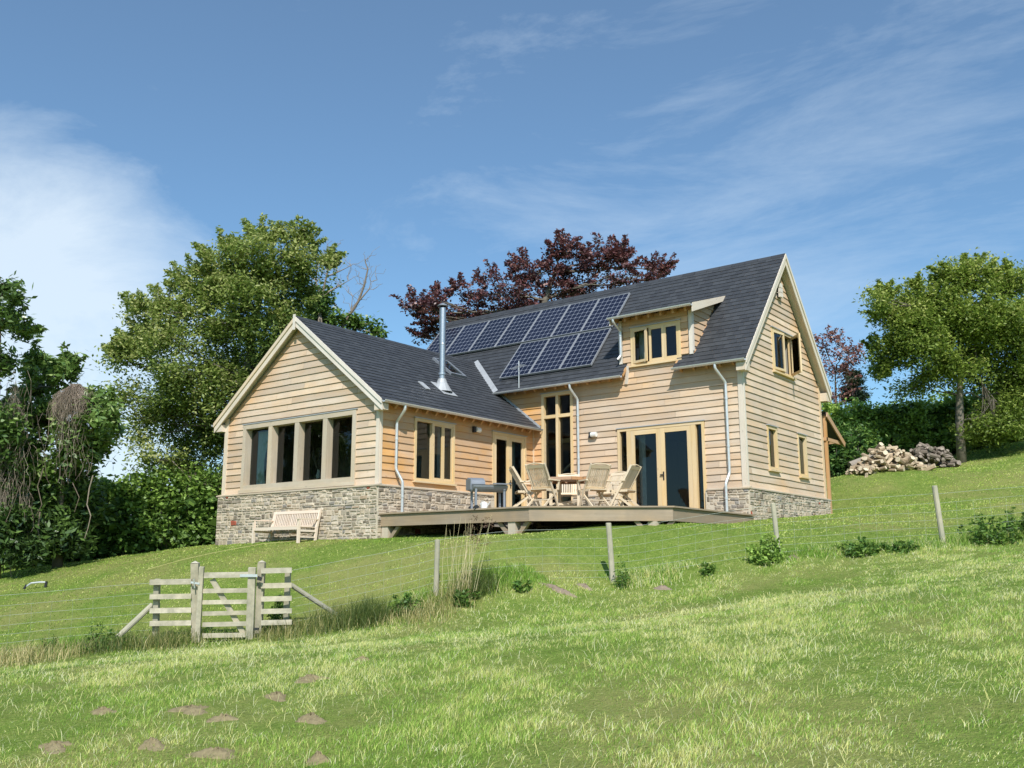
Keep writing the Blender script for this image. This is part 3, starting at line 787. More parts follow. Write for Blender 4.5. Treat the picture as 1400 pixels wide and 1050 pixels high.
pipe([(-4.0,dE[0]-.06,dE[1]-.06),(-4.0,dE[0]-.06,dE[1]-.16),(-3.95,-.12,dE[1]-.4),(-3.95,-.12,4.35),(-4.03,-.2,4.22)],(5.0,))
# ---- windows
def bar(c,F,a0,a1,b0,b1,c0,c1,r=None): c.fbox(F,a0,a1,b0,b1,c0,c1,r)
def pane(F,a0,a1,b0,b1,cc,parent,name='pane',mat='glass'):
    c=HMB(); O,U,V,Nn=F
    vs=[O+U*a+V*b+Nn*cc for a,b in((a0,b0),(a1,b0),(a1,b1),(a0,b1))]; c.add(vs,[(0,1,2,3)],None,.5); return c.build(name,mt[mat],parent)
def outer(F,a0,a1,b0,b1,fwid,c0,c1,mat,name='window',sill=True,mull=(),trans=()):
    c=HMB(); bar(c,F,a0,a0+fwid,b0,b1,c0,c1);bar(c,F,a1-fwid,a1,b0,b1,c0,c1);bar(c,F,a0+fwid,a1-fwid,b1-fwid,b1,c0,c1);bar(c,F,a0+fwid,a1-fwid,b0,b0+fwid,c0,c1)
    for m_ in mull: bar(c,F,m_[0],m_[1],b0+fwid,b1-fwid,c0+.01,c1-.005)
    for t_ in trans: 
        xs=[a0+fwid]+[q for m_ in mull for q in m_]+[a1-fwid]
        for i in range(0,len(xs),2): bar(c,F,xs[i],xs[i+1],t_[0],t_[1],c0+.01,c1-.008)
    o=c.build(name,mt[mat],house)
    if sill: 
        c=HMB(); bar(c,F,a0-.04,a1+.04,b0-.05,b0-.002,-.02,.12); c.build('sill',mt[mat],o)
    c=HMB(); bar(c,F,a0-.03,a1+.03,b1+.004,b1+.03,-.02,.085); c.build('drip_cap',mt['lead'],o)
    return o
def sash(F,a0,a1,b0,b1,c0,parent,w=.075,th=.055,name='casement',hinge=None,ang=0,mat='fresh'):
    if hinge is not None and ang:
        O,U,V,Nn=F; hx=a0 if hinge=='l' else a1; Ho=O+U*hx+Nn*(c0+th)
        sgn=1 if hinge=='l' else -1
        U2=U*math.cos(ang)+Nn*math.sin(ang)*sgn; N2=Nn*math.cos(ang)-U*math.sin(ang)*sgn
        F2=(Ho,U2,V,N2); a0,a1=a0-hx,a1-hx; F=F2; c0=-th
    c=HMB(); bar(c,F,a0,a0+w,b0,b1,c0,c0+th);bar(c,F,a1-w,a1,b0,b1,c0,c0+th);bar(c,F,a0+w,a1-w,b1-w,b1,c0,c0+th);bar(c,F,a0+w,a1-w,b0,b0+w,c0,c0+th)
    o=c.build(name,mt[mat],parent)
    pane(F,a0+w-.005,a1-w+.005,b0+w-.005,b1-w+.005,c0+.02,o)
    return o,F,a0,a1
def handle(F,a,b,c0,parent):
    c=HMB(); bar(c,F,a-.02,a+.02,b-.16,b+.1,c0,c0+.012); bar(c,F,a-.1,a+.012,b-.01,b+.02,c0+.012,c0+.05); c.build('handle',mt['dark'],parent)
def curtain(F,a0,a1,b0,b1,cc,parent,mat='curtain',pinch=0):
    c=HMB();O,U,V,Nn=F; n=24; vs=[];fs=[]
    for j in range(7):
        b=b1+(b0-b1)*j/6; k=1-pinch*math.sin(PI*min(1,j/5))
        for i in range(n+1):
            a=a0+(a1-a0)*i/n*k; vs.append(O+U*a+V*b+Nn*(cc+.03*math.sin(i*1.9)))
    for j in range(6):
        for i in range(n): q=j*(n+1)+i; fs.append((q,q+1,q+n+2,q+n+1))
    c.add(vs,fs,None,.5); c.build('curtain',mt[mat],parent,smooth=True)
# wing front window: heavy oak post-and-beam screen, deep set glass
o=outer(Fw,-13.43,-8.36,.12,2.15,.14,-.22,.07,'oak',sill=False,mull=((-12.19,-12.01),(-10.97,-10.79),(-9.73,-9.55)))
for a0,a1 in ((-13.29,-12.19),(-12.01,-10.97),(-10.79,-9.73),(-9.55,-8.50)): pane(Fw,a0,a1,.26,2.01,-.17,o)
c=HMB(); bar(c,Fw,-13.47,-8.32,.02,.118,-.02,.11); c.build('sill',mt['oak'],o)
curtain(Fw,-13.24,-12.55,-.7,1.97,-.40,o,pinch=.5); curtain(Fw,-8.85,-8.52,-.7,1.97,-.40,o,mat='curtaing')
# wing side window
o=outer(Fs,-5.82,-4.07,.2,2.0,.08,-.10,.06,'fresh',mull=((-5.08,-5.02),))
pane(Fs,-5.74,-5.08,.28,1.92,-.05,o)
sash(Fs,-5.02,-4.58,.28,1.92,-.02,o,w=.06); sash(Fs,-4.58,-4.15,.28,1.92,-.02,o,w=.06)
curtain(Fs,-4.45,-4.15,.2,1.95,-.32,o,mat='curtaing')
# wing side french door
def frenchdoor(F,a0,a1,b0,b1,lights=(),name='french_door'):
    c=HMB(); f=.085
    bar(c,F,a0,a0+f,b0,b1,-.12,.06);bar(c,F,a1-f,a1,b0,b1,-.12,.06);bar(c,F,a0+f,a1-f,b1-f,b1,-.12,.06);bar(c,F,a0+f,a1-f,b0,b0+.05,-.12,.07)
    for m0,m1 in lights: bar(c,F,m0,m1,b0+.05,b1-f,-.11,.055)
    fr=c.build(name,mt['fresh'],house)
    c=HMB(); bar(c,F,a0-.03,a1+.03,b1+.004,b1+.03,-.02,.085); c.build('drip_cap',mt['lead'],fr)
    return fr
o=frenchdoor(Fs,-2.25,-.47,ZF,2.0)
d_,*_=sash(Fs,-2.165,-1.362,ZF+.05,1.915,-.02,o,w=.13,name='door_leaf'); d_,*_=sash(Fs,-1.358,-.555,ZF+.05,1.915,-.02,o,w=.13,name='door_leaf'); handle(Fs,-1.30,.42,.035,d_)
curtain(Fs,-.85,-.6,ZF+.05,1.9,-.35,o,mat='curtaing')
# main french doors with side lights
o=frenchdoor(Ff,-4.19,-1.22,ZF,2.02,lights=((-3.86,-3.72),(-1.64,-1.50)))
pane(Ff,-4.105,-3.86,ZF+.05,1.93,-.05,o); pane(Ff,-1.50,-1.305,ZF+.05,1.93,-.05,o)
d_,*_=sash(Ff,-3.715,-2.682,ZF+.05,1.925,.0,o,w=.14,name='door_leaf'); d_,*_=sash(Ff,-2.678,-1.645,ZF+.05,1.925,.0,o,w=.14,name='door_leaf'); handle(Ff,-2.60,.5,.055,d_)
curtain(Ff,-3.62,-3.38,ZF,1.9,-.3,o,mat='curtaing'); curtain(Ff,-1.95,-1.75,ZF,1.9,-.3,o,mat='curtaing')
# tall stair window
o=outer(Ff,-7.12,-5.86,ZF,3.46,.10,-.14,.05,'fresh',sill=False,mull=((-6.54,-6.44),),trans=((2.62,2.73),))
for a0,a1 in((-7.02,-6.54),(-6.44,-5.96)): pane(Ff,a0,a1,ZF+.1,2.62,-.08,o); pane(Ff,a0,a1,2.73,3.36,-.08,o)
c=HMB()   # staircase seen through it
c.beam((-7.9,1.2,-.6),(-5.2,1.2,1.5),.06,.26); c.beam((-7.9,2.1,-.6),(-5.2,2.1,1.5),.06,.26)
for i in range(10): c.box(-7.8+i*.27,-7.53+i*.27,1.2,2.1,-.45+i*.21,-.41+i*.21)
c.beam((-7.9,1.2,.35),(-5.2,1.2,2.45),.06,.06); c.box(-8.2,-5.3,1.2,1.34,1.95,2.1)
c.build('staircase',mt['fresh'],house)
# dormer window
o=outer(Ff,-3.63,-1.88,3.98,5.2,.07,-.08,.05,'fresh')
sash(Ff,-3.56,-2.98,4.05,5.13,.0,o,hinge='l',ang=.22); sash(Ff,-2.98,-2.46,4.05,5.13,-.01,o); sash(Ff,-2.46,-1.95,4.05,5.13,-.01,o)
curtain(Ff,-3.5,-3.3,4.0,5.1,-.3,o,mat='curtaing')
# gable windows
o=outer(Fg,2.36,4.06,3.77,5.17,.07,-.08,.05,'fresh',mull=((3.17,3.25),))
sash(Fg,2.43,3.17,3.84,5.10,.0,o,hinge='l',ang=.12); sash(Fg,3.25,3.99,3.84,5.10,.0,o,hinge='r',ang=.75)
o=outer(Fg,1.62,2.38,.64,1.97,.09,-.10,.05,'fresh'); pane(Fg,1.71,2.29,.73,1.88,-.05,o); curtain(Fg,1.75,1.95,.7,1.9,-.25,o)
o=outer(Fg,4.08,4.84,.61,1.98,.09,-.10,.05,'fresh'); pane(Fg,4.17,4.75,.70,1.89,-.05,o); curtain(Fg,4.4,4.75,.7,1.9,-.25,o)
# bat box under the apex
c=HMB()
for i in range(3): c.fbox(Fg,3.0,3.22,6.28+i*.16,6.42+i*.16,.04,.16-.0*i,h=0)
c.fbox(Fg,3.0,3.22,6.28,6.78,.03,.09); c.build('bat_box',mt['barge'],house)
# wall lamps
def lamp(F,a,b):
    c=HMB(); c.fbox(F,a-.12,a-.03,b-.09,b+.09,.04,.13); o=c.build('wall_lamp',mt['dark'],house)
    c=HMB(); c.tube([F[0]+F[1]*(a-.03)+F[2]*b+F[3]*.11,F[0]+F[1]*(a+.16)+F[2]*b+F[3]*.11],.08,10); c.build('lamp_glass',mt['lampglass'],o)
lamp(Fs,-3.12,1.95); lamp(Ff,-5.09,1.92)
# solar panels
def solar(a0,v0,w=1.25,h=1.97):
    F=RFf; c=HMB(); t=.022
    o_=HMB()
    o_.fbox(F,a0,a0+w,v0,v0+t,.05,.12);o_.fbox(F,a0,a0+w,v0+h-t,v0+h,.05,.12);o_.fbox(F,a0,a0+t,v0+t,v0+h-t,.05,.12);o_.fbox(F,a0+w-t,a0+w,v0+t,v0+h-t,.05,.12)
    o_.fbox(F,a0+.1,a0+.16,v0+.2,v0+h-.2,-.02,.05,); o_.fbox(F,a0+w-.16,a0+w-.1,v0+.2,v0+h-.2,-.02,.05)
    o=o_.build('solar_panel',mt['frame'],house)
    O,U,V,Nn=F; g=[(0,0,0),(1/K,0,0),(1/K,1/K,0),(0,1/K,0)]
    c.add([O+U*(a0+t)+V*(v0+t)+Nn*.105,O+U*(a0+w-t)+V*(v0+t)+Nn*.105,O+U*(a0+w-t)+V*(v0+h-t)+Nn*.105,O+U*(a0+t)+V*(v0+h-t)+Nn*.105],[(0,1,2,3)],g,random.random())
    c.build('solar_cells',mt['solar'],o)
v_hi=(1.44+ov)/cosm; v_lo=(.09+ov)/cosm
for i in range(7): solar(-5.18-1.25-i*1.272,v_hi+.03)
for i in range(3): solar(-5.16-1.25-i*1.272,v_lo)
# roof window on the wing
def onW(y,x,n=0): return None
va=lambda x:(xw1+ovw-x)/cosw
c=HMB(); y0,y1,v0,v1=-1.95,-1.15,va(-9.5),va(-10.35)
for q in ((y0,y1,v0,v0+.07),(y0,y1,v1-.07,v1),(y0,y0+.07,v0+.07,v1-.07),(y1-.07,y1,v0+.07,v1-.07)): c.fbox(RWr,*q,.0,.09)
o=c.build('roof_window',mt['bbq'],house); 
c=HMB(); O,U,V,Nn=RWr; c.add([O+U*a+V*b+Nn*.07 for a,b in((y0+.07,v0+.07),(y1-.07,v0+.07),(y1-.07,v1-.07),(y0+.07,v1-.07))],[(0,1,2,3)],None,.5); c.build('pane',mt['glass'],o)
# vent slates / lead on the wing roof
c=HMB(); c.fbox(RWr,-4.62,-4.42,va(-8.15),va(-8.5),.02,.05); c.build('vent_slate',mt['lead'],house)
# flue
fx,fy=-8.45,-3.55; fz=wr-SW*(fx-xm)
c=HMB()
def rg(z,r_): return (r_,z)
prof=[(.12,fz-.1),(.12,3.72),(.150,3.73),(.150,3.79),(.105,3.80),(.105,4.7),(.108,4.71),(.108,4.74),(.105,4.75),(.105,5.85),(.10,5.86),(.10,5.92)]
c.lathe((fx,fy,0),prof,20); o=c.build('flue',mt['steel'],house,smooth=False)
c=HMB(); c.lathe((fx,fy,0),[(.0,6.09),(.03,6.085),(.17,6.0),(.17,5.98),(.10,5.97)],20); c.build('cowl',mt['bbq'],o)
c=HMB(); c.lathe((fx,fy,0),[(.34,fz-.12),(.17,fz+.17),(.125,fz+.3)],16); c.build('flue_flashing',mt['lead'],o)
c=HMB(); c.fbox(RWr,fy-.3,fy+.35,va(fx)-.45,va(fx)+.3,.022,.034); c.build('flashing_apron',mt['lead'],o)
# aerial
c=HMB(); ax_,ay_,az_=-7.86,-.3,3.72
c.tube([(ax_,ay_,az_),(ax_,ay_,az_+.95)],.018,6); 
d=V3((-.75,.35,0))/np.linalg.norm((-.75,.35,0)); e=V3((.42,.9,0))/np.linalg.norm((.42,.9,0)); b0=V3((ax_,ay_,az_+.75))
c.tube([b0-d*.35,b0+d*.55],.012,5)
for i in range(7):
    q=b0-d*.3+d*i*.13; c.tube([q-e*.13,q+e*.13],.007,4)
c.build('aerial',mt['galv'],house)
# lean-to roof at the back corner
c=HMB(); s2=-.72/1.42
for x0,x1 in((-3.2,.2),):
    c.add([(x0,W,2.98),(x1,W,2.98),(x1,8.1,2.12),(x0,8.1,2.12),(x0,W,2.90),(x1,W,2.90),(x1,8.1,2.04),(x0,8.1,2.04)],[(0,1,2,3),(7,6,5,4),(1,5,6,2),(3,2,6,7)],None,.5)
o=c.build('porch_roof',mt['slate'],house)
c=HMB(); c.beam((.22,W+.05,2.88),(.22,8.12,2.0),.04,.18); c.beam((.1,W+.05,2.05),(.1,7.95,2.05),.1,.12); c.beam((.1,W+.4,1.95),(.1,7.8,2.1),.08,.1); c.beam((.1,W+.15,ZF),(.1,W+.15,2.9),.1,.1)
c.build('porch_rafter',mt['rafter'],o)

# ------------------------------------------------------------------ deck
dk=empty('timber_deck',Vector((-3.5,-4,-1.25))*K,'raised timber deck with weathered edge beams against the house','deck')
A=(-7.34,-7.14);B=(-2.42,-7.12);C=(.27,-5.05);Dd=(.14,-.14)
poly=[A,B,C,Dd]
def inx(y):   # right boundary of the deck for a given y
    if y<C[1]: t=(y-B[1])/(C[1]-B[1]); return B[0]+t*(C[0]-B[0])
    t=(y-C[1])/(Dd[1]-C[1]); return C[0]+t*(Dd[0]-C[0])
c=HMB(); y=-7.12
while y<-.16:
    x1=inx(y+.02)-.0; x2=inx(min(y+.135,-.14)); c.add([(-7.34,y,ZF),(x1,y,ZF),(x2,y+.135,ZF),(-7.34,y+.135,ZF),(-7.34,y,ZF-.035),(x1,y,ZF-.035),(x2,y+.135,ZF-.035),(-7.34,y+.135,ZF-.035)],
      [(0,1,2,3),(7,6,5,4),(0,4,5,1),(1,5,6,2),(2,6,7,3),(3,7,4,0)],[(q[0],q[1],q[2]) for q in [(0,0,0),(6,0,0),(6,.14,0),(0,.14,0),(0,0,.1),(6,0,.1),(6,.14,.1),(0,.14,.1)]],random.random()); y+=.142
c.build('deck_boards',mt['deck'],dk)
def dv(p,z): return (p[0],p[1],z)
for q0,q1 in((A,B),(B,C),(C,Dd)):
    c=HMB(); t=V3((q1[0]-q0[0],q1[1]-q0[1],0)); t/=np.linalg.norm(t); nrm=V3((t[1],-t[0],0))
    p0=V3(dv(q0,0))+nrm*.0-t*.02; p1=V3(dv(q1,0))+t*.02
    c.obox((p0+p1)/2+V3((0,0,ZF-.02))+nrm*.03,(p1-p0)/2+t*.03,nrm*.075,(0,0,.019))      # dark nosing
    c.build('edge_nosing',mt['deck'],dk)
    c=HMB(); c.obox((p0+p1)/2+V3((0,0,ZF-.2))+nrm*.005,(p1-p0)/2,nrm*.045,(0,0,.155)); c.build('edge_beam',mt['deck'] if False else mt['oakd'] if 'oakd' in mt else mt['deck'],dk)
def dpost(x,y,tx,ty,w=.22):
    c=HMB(); zb=g1(x*K,y*K)/K-.3; zt=ZF-.36
    c.box(x-w/2,x+w/2,y-w/2,y+w/2,zb,zt); po=c.build('deck_post',mt['oak'],dk)
    for s_ in(-1,1):
        c=HMB(); c.beam((x+s_*tx*.1,y+s_*ty*.1,zt-.36),(x+s_*tx*.45,y+s_*ty*.45,zt+.02),.1,.1); c.build('brace',mt['deck'],dk)
dpost(-7.22,-7.05,1,0); dpost(-2.95,-7.03,1,0); dpost(-5.1,-4,1,0); dpost(-.1,-5.25,.79,.61); dpost(-2.2,-3.5,1,0)

# ------------------------------------------------------------------ furniture
zdk=ZF*K
def ondeck(px,d): 
    q=P(px,690,d); return Vector((q.x,q.y,zdk))
def chair(name,label):
    root=empty(name,(0,0,0),label,'chair','folding teak armchairs round the deck table')
    # faces +y
    for s_ in(-1,1):
        x=s_*.25
        c=LMB(); c.beam((x,.26,0),(x,-.33,.98),.026,.05); c.build('long_leg',mt['teak'],root)
        c=LMB(); c.beam((x*.9,-.36,0),(x*.9,.20,.43),.026,.045); c.build('short_leg',mt['teak'],root)
        c=LMB(); c.beam((x*1.08,-.17,.64),(x*1.08,.25,.64),.05,.028); c.beam((x*1.08,.19,.43),(x*1.08,.22,.63),.03,.04); c.build('armrest',mt['teak'],root)
    c=LMB()
    for i in range(8): c.box(-.225,.225,-.20+i*.055,-.158+i*.055,.425,.443)
    c.box(-.235,-.215,-.2,.23,.39,.43); c.box(.215,.235,-.2,.23,.39,.43)
    c.build('seat',mt['teak'],root)
    c=LMB(); dy=-.59/.98
    yz=lambda z:(.26+dy*z)
    for i in range(10):
        x=-.20+i*.0444; c.beam((x,yz(.50)+.0,.50),(x,yz(.90),.90),.026,.014)
    c.beam((-.25,yz(.93),.93),(.25,yz(.93),.93),.075,.028,upv=(0,1,.6)); c.beam((-.24,yz(.48),.48),(.24,yz(.48),.48),.05,.024,upv=(0,1,.6))
    c.tube([(-.25,yz(.955),.955),(-.12,yz(.985),.985),(0,yz(.995),.995),(.12,yz(.985),.985),(.25,yz(.955),.955)],.015,6)
    c.build('backrest',mt['teak'],root)
    c=LMB(); c.tube([(-.24,-.1,.2),(.24,-.1,.2)],.012,6); c.tube([(-.24,.12,.23),(.24,.12,.23)],.012,6); c.build('stretcher',mt['teak'],root)
    return root
tc_=ondeck(778,21.75)
specs=[(743,21.05,'teak folding armchair with its back to the camera, nearest the front edge left of table'),
       (718,21.6,'teak folding armchair turned side on at the left end of the deck table'),
       (812,21.15,'teak folding armchair leaning right in front of the table, nearer of the two right chairs'),
       (853,21.35,'teak folding armchair in front of the french doors, farthest right'),
       (836,22.5,'teak folding armchair behind the table on the right, facing the lawn'),
       (778,22.9,'teak folding armchair half hidden behind the middle of the table')]
proto=chair('folding_chair',specs[0][2])
for i,(px,d,lb) in enumerate(specs):
    o=proto if i==0 else copy_tree(proto)
    o['label']=lb; q=ondeck(px,d); o.location=q
    dd=tc_-q; o.rotation_euler=(0,0,math.atan2(dd.y,dd.x)-PI/2+(0.1,-.0,-.25,-.25,.1,0)[i])
tb=empty('garden_table',tc_,'octagonal teak garden table on the deck between the folding chairs','table',rz=.3)
c=LMB(); 
n=8; 
for i in range(9):
    x0=-.62+i*.138; x1=x0+.13; 
    def hw(x): return min(.6,.6+.25-abs(x)) if abs(x)>.25 else .6
    ha=min(hw(x0),hw(x1)) if False else (hw(x0)+hw(x1))/2
    c.box(x0,x1,-ha,ha,.715,.737)
c.build('tabletop',mt['teakdark'],tb)
c=LMB()
pts=[(math.cos(PI/8+i*PI/4)*.66,math.sin(PI/8+i*PI/4)*.66) for i in range(9)]
for i in range(8): c.beam((*pts[i],.70),(*pts[i+1],.70),.03,.07)
c.build('apron',mt['teakdark'],tb)
for (x,y) in((.33,.33),(-.33,.33),(-.33,-.33),(.33,-.33)):
    c=LMB(); c.beam((x,y,0),(x,y,.71),.06,.06); c.build('leg',mt['teak'],tb)
c=LMB(); c.beam((-.33,-.33,.15),(.33,.33,.15),.04,.05);c.beam((.33,-.33,.2),(-.33,.33,.2),.04,.05); c.build('stretcher',mt['teak'],tb)
# barbecue
bb=empty('barbecue',ondeck(667,21.0),'grey half barrel barbecue with open lid on the deck by the wing wall','barbecue',rz=yaw+.35)
def halfdrum(c,x0,x1,cy,cz,r,a0,a1,ends=True,n=10):
    vs=[];fs=[]
    for x in(x0,x1):
        for k in range(n+1):
            a=a0+(a1-a0)*k/n; vs.append((x,cy+r*math.cos(a),cz+r*math.sin(a)))
    m=n+1
    for k in range(n): fs.append((k,k+1,m+k+1,m+k))
    if ends: fs.append(tuple(range(m))[::-1]); fs.append(tuple(range(m,2*m)))
    c.add(vs,fs,None,.5)
bb.scale=(1.0,1.0,.68)
c=LMB(); halfdrum(c,-.40,.40,0,.76,.21,PI,2*PI); c.build('drum',mt['bbq'],bb,smooth=False)
c=LMB(); halfdrum(c,-.41,-.05,.25,.82,.22,PI*.55,PI*1.45); c.box(-.42,-.40,-.05,.30,.62,.98); c.build('lid',mt['bbq'],bb)
c=LMB(); c.box(-.38,.38,-.2,.2,.762,.775); c.build('grill',mt['dark'],bb)
c=LMB(); c.box(.05,.45,-.28,-.2,.8,.82); c.tube([(-.05,-.3,.78),(.35,-.3,.78)],.012,6); c.build('handle',mt['bbq'],bb)
for x in(-.33,.33):
    for y in(-.15,.15):
        c=LMB(); c.beam((x,y,0),(x,y,.66),.045,.045); c.build('leg',mt['bbq'],bb)
c=LMB(); c.tube([(-.33,-.17,.05),(-.33,-.21,.05)],.06,12); c.tube([(-.33,.17,.05),(-.33,.21,.05)],.06,12); c.build('wheel',mt['dark'],bb)
sp=empty('watering_can',ondeck(662,20.95),'small white watering can by the barbecue leg on the deck','watering can')
c=LMB(); c.lathe((0,0,0),[(0,0),(.08,0),(.085,.12),(.05,.15),(.0,.15)],12); c.build('body',mt['white'],sp)
c=LMB(); c.tube([(.07,0,.04),(.17,0,.15)],.012,6); c.tube([(-.07,0,.05),(-.12,0,.12),(-.04,0,.18),(.03,0,.15)],.008,5); c.build('spout',mt['white'],sp)
# bench
bx0,bx1=-12.05*K,-9.10*K; by=(-D-.62)*K; bz=g1((bx0+bx1)/2,by)
be=empty('garden_bench',((bx0+bx1)/2,by,bz),'pale slatted teak garden bench standing against the stone plinth','bench')
hw=.86; be.scale=(1,1,.84); sl_=(g1((bx0+bx1)/2+hw,by)-g1((bx0+bx1)/2-hw,by))/(2*hw); be.rotation_euler=(0,-math.atan(sl_),0)
for x in(-hw,hw):
    c=LMB(); c.beam((x,.26,-.06),(x,.30,.40),.06,.06); c.beam((x,.30,.40),(x,.40,.92),.06,.055); c.build('leg',mt['bench'],be)
    c=LMB(); c.beam((x,-.26,-.06),(x,-.26,.62),.06,.06,upv=(0,1,0)); c.build('leg',mt['bench'],be)
    c=LMB(); c.beam((x,-.32,.635),(x,.34,.645),.07,.03); c.build('armrest',mt['bench'],be)
    c=LMB(); c.beam((x,-.24,.30),(x,.26,.30),.03,.06); c.beam((x,-.24,.12),(x,.26,.12),.03,.04); c.build('side_rail',mt['bench'],be)
c=LMB()
for i in range(7): c.box(-hw,hw,-.28+i*.078,-.215+i*.078,.40,.42)
c.box(-hw,hw,-.28,-.255,.33,.40); c.build('seat',mt['bench'],be)
c=LMB(); c.beam((-hw,.397,.88),(hw,.397,.88),.03,.09,upv=(0,.2,1)); c.beam((-hw,.32,.46),(hw,.32,.46),.03,.05)
for i in range(26): x=-hw+.05+i*(2*hw-.1)/25; c.beam((x,.322,.46),(x,.393,.86),.032,.014)
c.build('backrest',mt['bench'],be)
# vase with dried flowers on the wing window sill
vx=Vector((-10.35,-D+.38,.33))*K
va_=empty('flower_vase',vx,'vase of dried flowers inside the big wing window behind the third pane','vase')
c=LMB(); c.lathe((0,0,0),[(0,0),(.05,0),(.07,.1),(.035,.2),(.045,.24)],12); c.build('vase_body',mt['lampglass'],va_)
c=LMB(); rr=random.Random(5)
for i in range(26):
    a=rr.uniform(0,2*PI); l=rr.uniform(.1,.28); t=V3((math.cos(a)*l,math.sin(a)*l*.5,rr.uniform(.5,.85))); c.tube([(0,0,.2),t*.6,t],.005,4)
    for k in range(6): q=t*rr.uniform(.8,1.05); c.tube([q,q+V3((rr.uniform(-.04,.04),rr.uniform(-.04,.04),rr.uniform(-.05,.03)))],.008,4)
c.build('dried_stems',mt['vine'],va_)
pd=empty('plinth_table',(vx.x,vx.y+.02,ZF*K),'low wooden side table under the flower vase inside the wing','table')
c=LMB(); c.box(-.2,.2,-.2,.2,(.33-ZF)*K-.03,(.33-ZF)*K-.002); c.build('tabletop',mt['teakdark'],pd)
for x in(-.17,.17):
    for y in(-.17,.17): c=LMB(); c.box(x-.02,x+.02,y-.02,y+.02,.0,(.33-ZF)*K-.03); c.build('leg',mt['teakdark'],pd)
pd.name='side_table'

# ------------------------------------------------------------------ fence
def gp(px,py,d):
    q=P(px,py,d); return Vector((q.x,q.y,g1(q.x,q.y)))
posts=[gp(*q) for q in ((596,815,17.0),(838,799,17.2),(1065,763,17.4),(1290,746,17.6))]
gl=gp(270,878,15.5); gr=gp(362,872,15.75)
gl2=gp(206,862,15.6); gr2=gp(396,858,16.0)
lf=[gp(-140,915,14.8)]
fe=empty('wire_fence',posts[1],'galvanised stock netting fence on round timber posts across the meadow','fence')
def rpost(p,h,r,lean=(0,0),name='fence_post',top='flat',parent=fe,mat='post'):
    c=MB(); q=V3(p); t=q+V3((lean[0],lean[1],h)); c.tube([q-V3((0,0,.3)),q,q+(t-q)*.5,t-V3((0,0,.012)),t],[r*1.03,r*1.03,r,r,r*.86],10); return c.build(name,mt[mat],parent)
rpost(posts[0],.98,.048,(.02,.0)); rpost(posts[1],1.08,.052,(-.05,-.03)); rpost(posts[2],1.0,.045,(-.05,-.02)); rpost(posts[3],1.12,.05,(-.06,-.04))
rpost(gp(1560,722,17.9),1.1,.05); rpost(lf[0],1.1,.05)
c=MB(); q=V3(posts[1])-V3(rt0)*.055+V3((0,0,.72)); c.obox(q+V3(fw)*-.03,V3(rt0)*.012,V3(fwh)*.006,(0,0,.17)); c.build('insulator_strip',mt['white'],fe)
# straining struts either side of the gate
c=MB(); c.tube([V3(gr2)+V3((0,0,.72)),V3(gp(462,832,16.5))+V3((0,0,.03))],.042,10); c.build('strut',mt['post'],fe)
c=MB(); c.tube([V3(gl2)+V3((0,0,.62)),V3(gp(148,868,15.2))+V3((0,0,.03))],.045,10); c.build('strut',mt['post'],fe)
# netting follows the ground
def netting(pa,pb,sub=None):
    a=V3(pa);b=V3(pb); n=max(2,int(np.linalg.norm(b-a)/.5)); xs=[a+(b-a)*i/n for i in range(n+1)]
    g_=gz([q[0] for q in xs],[q[1] for q in xs])
    base=np.linspace(a[2],b[2],n+1)*.6+g_*.4
    return xs,base
hs=[.10,.22,.35,.49,.64,.80,.97]
for pa,pb in ((gp(-140,915,14.8),gl2),(gr2,posts[0]),(posts[0],posts[1]),(posts[1],posts[2]),(posts[2],posts[3]),(posts[3],gp(1560,722,17.9))):
    xs,base=netting(pa,pb); c=MB()
    for k,h in enumerate(hs):
        c.tube([(q[0],q[1],z+h+.006*math.sin(i*1.3+k)) for i,(q,z) in enumerate(zip(xs,base))],.0019 if k<6 else .0024,4,caps=False)
    a=V3(xs[0]);b=V3(xs[-1]); Ln=np.linalg.norm(b-a); nv=int(Ln/.30)
    for i in range(1,nv):
        t=i/nv; q=a+(b-a)*t; z=np.interp(t,np.linspace(0,1,len(base)),base); j=random.uniform(-.015,.015)
        c.tube([(q[0],q[1],z+.10),(q[0]+j,q[1]+j,z+.45),(q[0],q[1],z+.80)],.0013,3,caps=False)
    c.build('wire_netting',mt['wire'],fe)

# ------------------------------------------------------------------ gate
ga=empty('garden_gate',gl,'pale timber field gate with slatted side rails set in the wire fence','gate')
def gpx(px,d): q=P(px,870,d); return V3((q.x,q.y,0))
E_=V3(rt0)   # gate runs square to the path
def board(parent,name,p0,p1,w,d,mat='rail',pointed=False):
    c=MB(); c.beam(p0,p1,w,d,upv=V3(fwh)); 
    return c.build(name,mt[mat],parent)
def pz(px,py,d): return V3(P(px,py,d))
def pxpost(px_t,py_t,px_b,py_b,d,w,dp,name,tip=.0,mat='rail'):
    t=pz(px_t,py_t,d);b=pz(px_b,py_b,d); b=b+(b-t)/np.linalg.norm(b-t)*.25
    c=MB(); c.beam(b,t,w,dp,upv=V3(fwh))
    if tip:
        x=V3(rt0)*w/2;y=V3(fwh)*dp/2; c.add([t-x-y,t+x-y,t+x+y,t-x+y,t+V3((0,0,tip))-y*.2,t+V3((0,0,tip))+y*.2],[(0,1,4),(1,2,5,4),(2,3,5),(3,0,4,5)],None,.5)
    return c.build(name,mt[mat],ga)
dg=15.5
pxpost(267,770,268,872,dg+.06,.125,.10,'gate_post',.04); pxpost(358,769,353,868,dg+.12,.115,.10,'gate_post',.04)
pxpost(215,792,213,862,dg+.1,.085,.09,'rail_post',mat='post'); pxpost(394,778,391,855,dg+.3,.085,.09,'rail_post',mat='post')
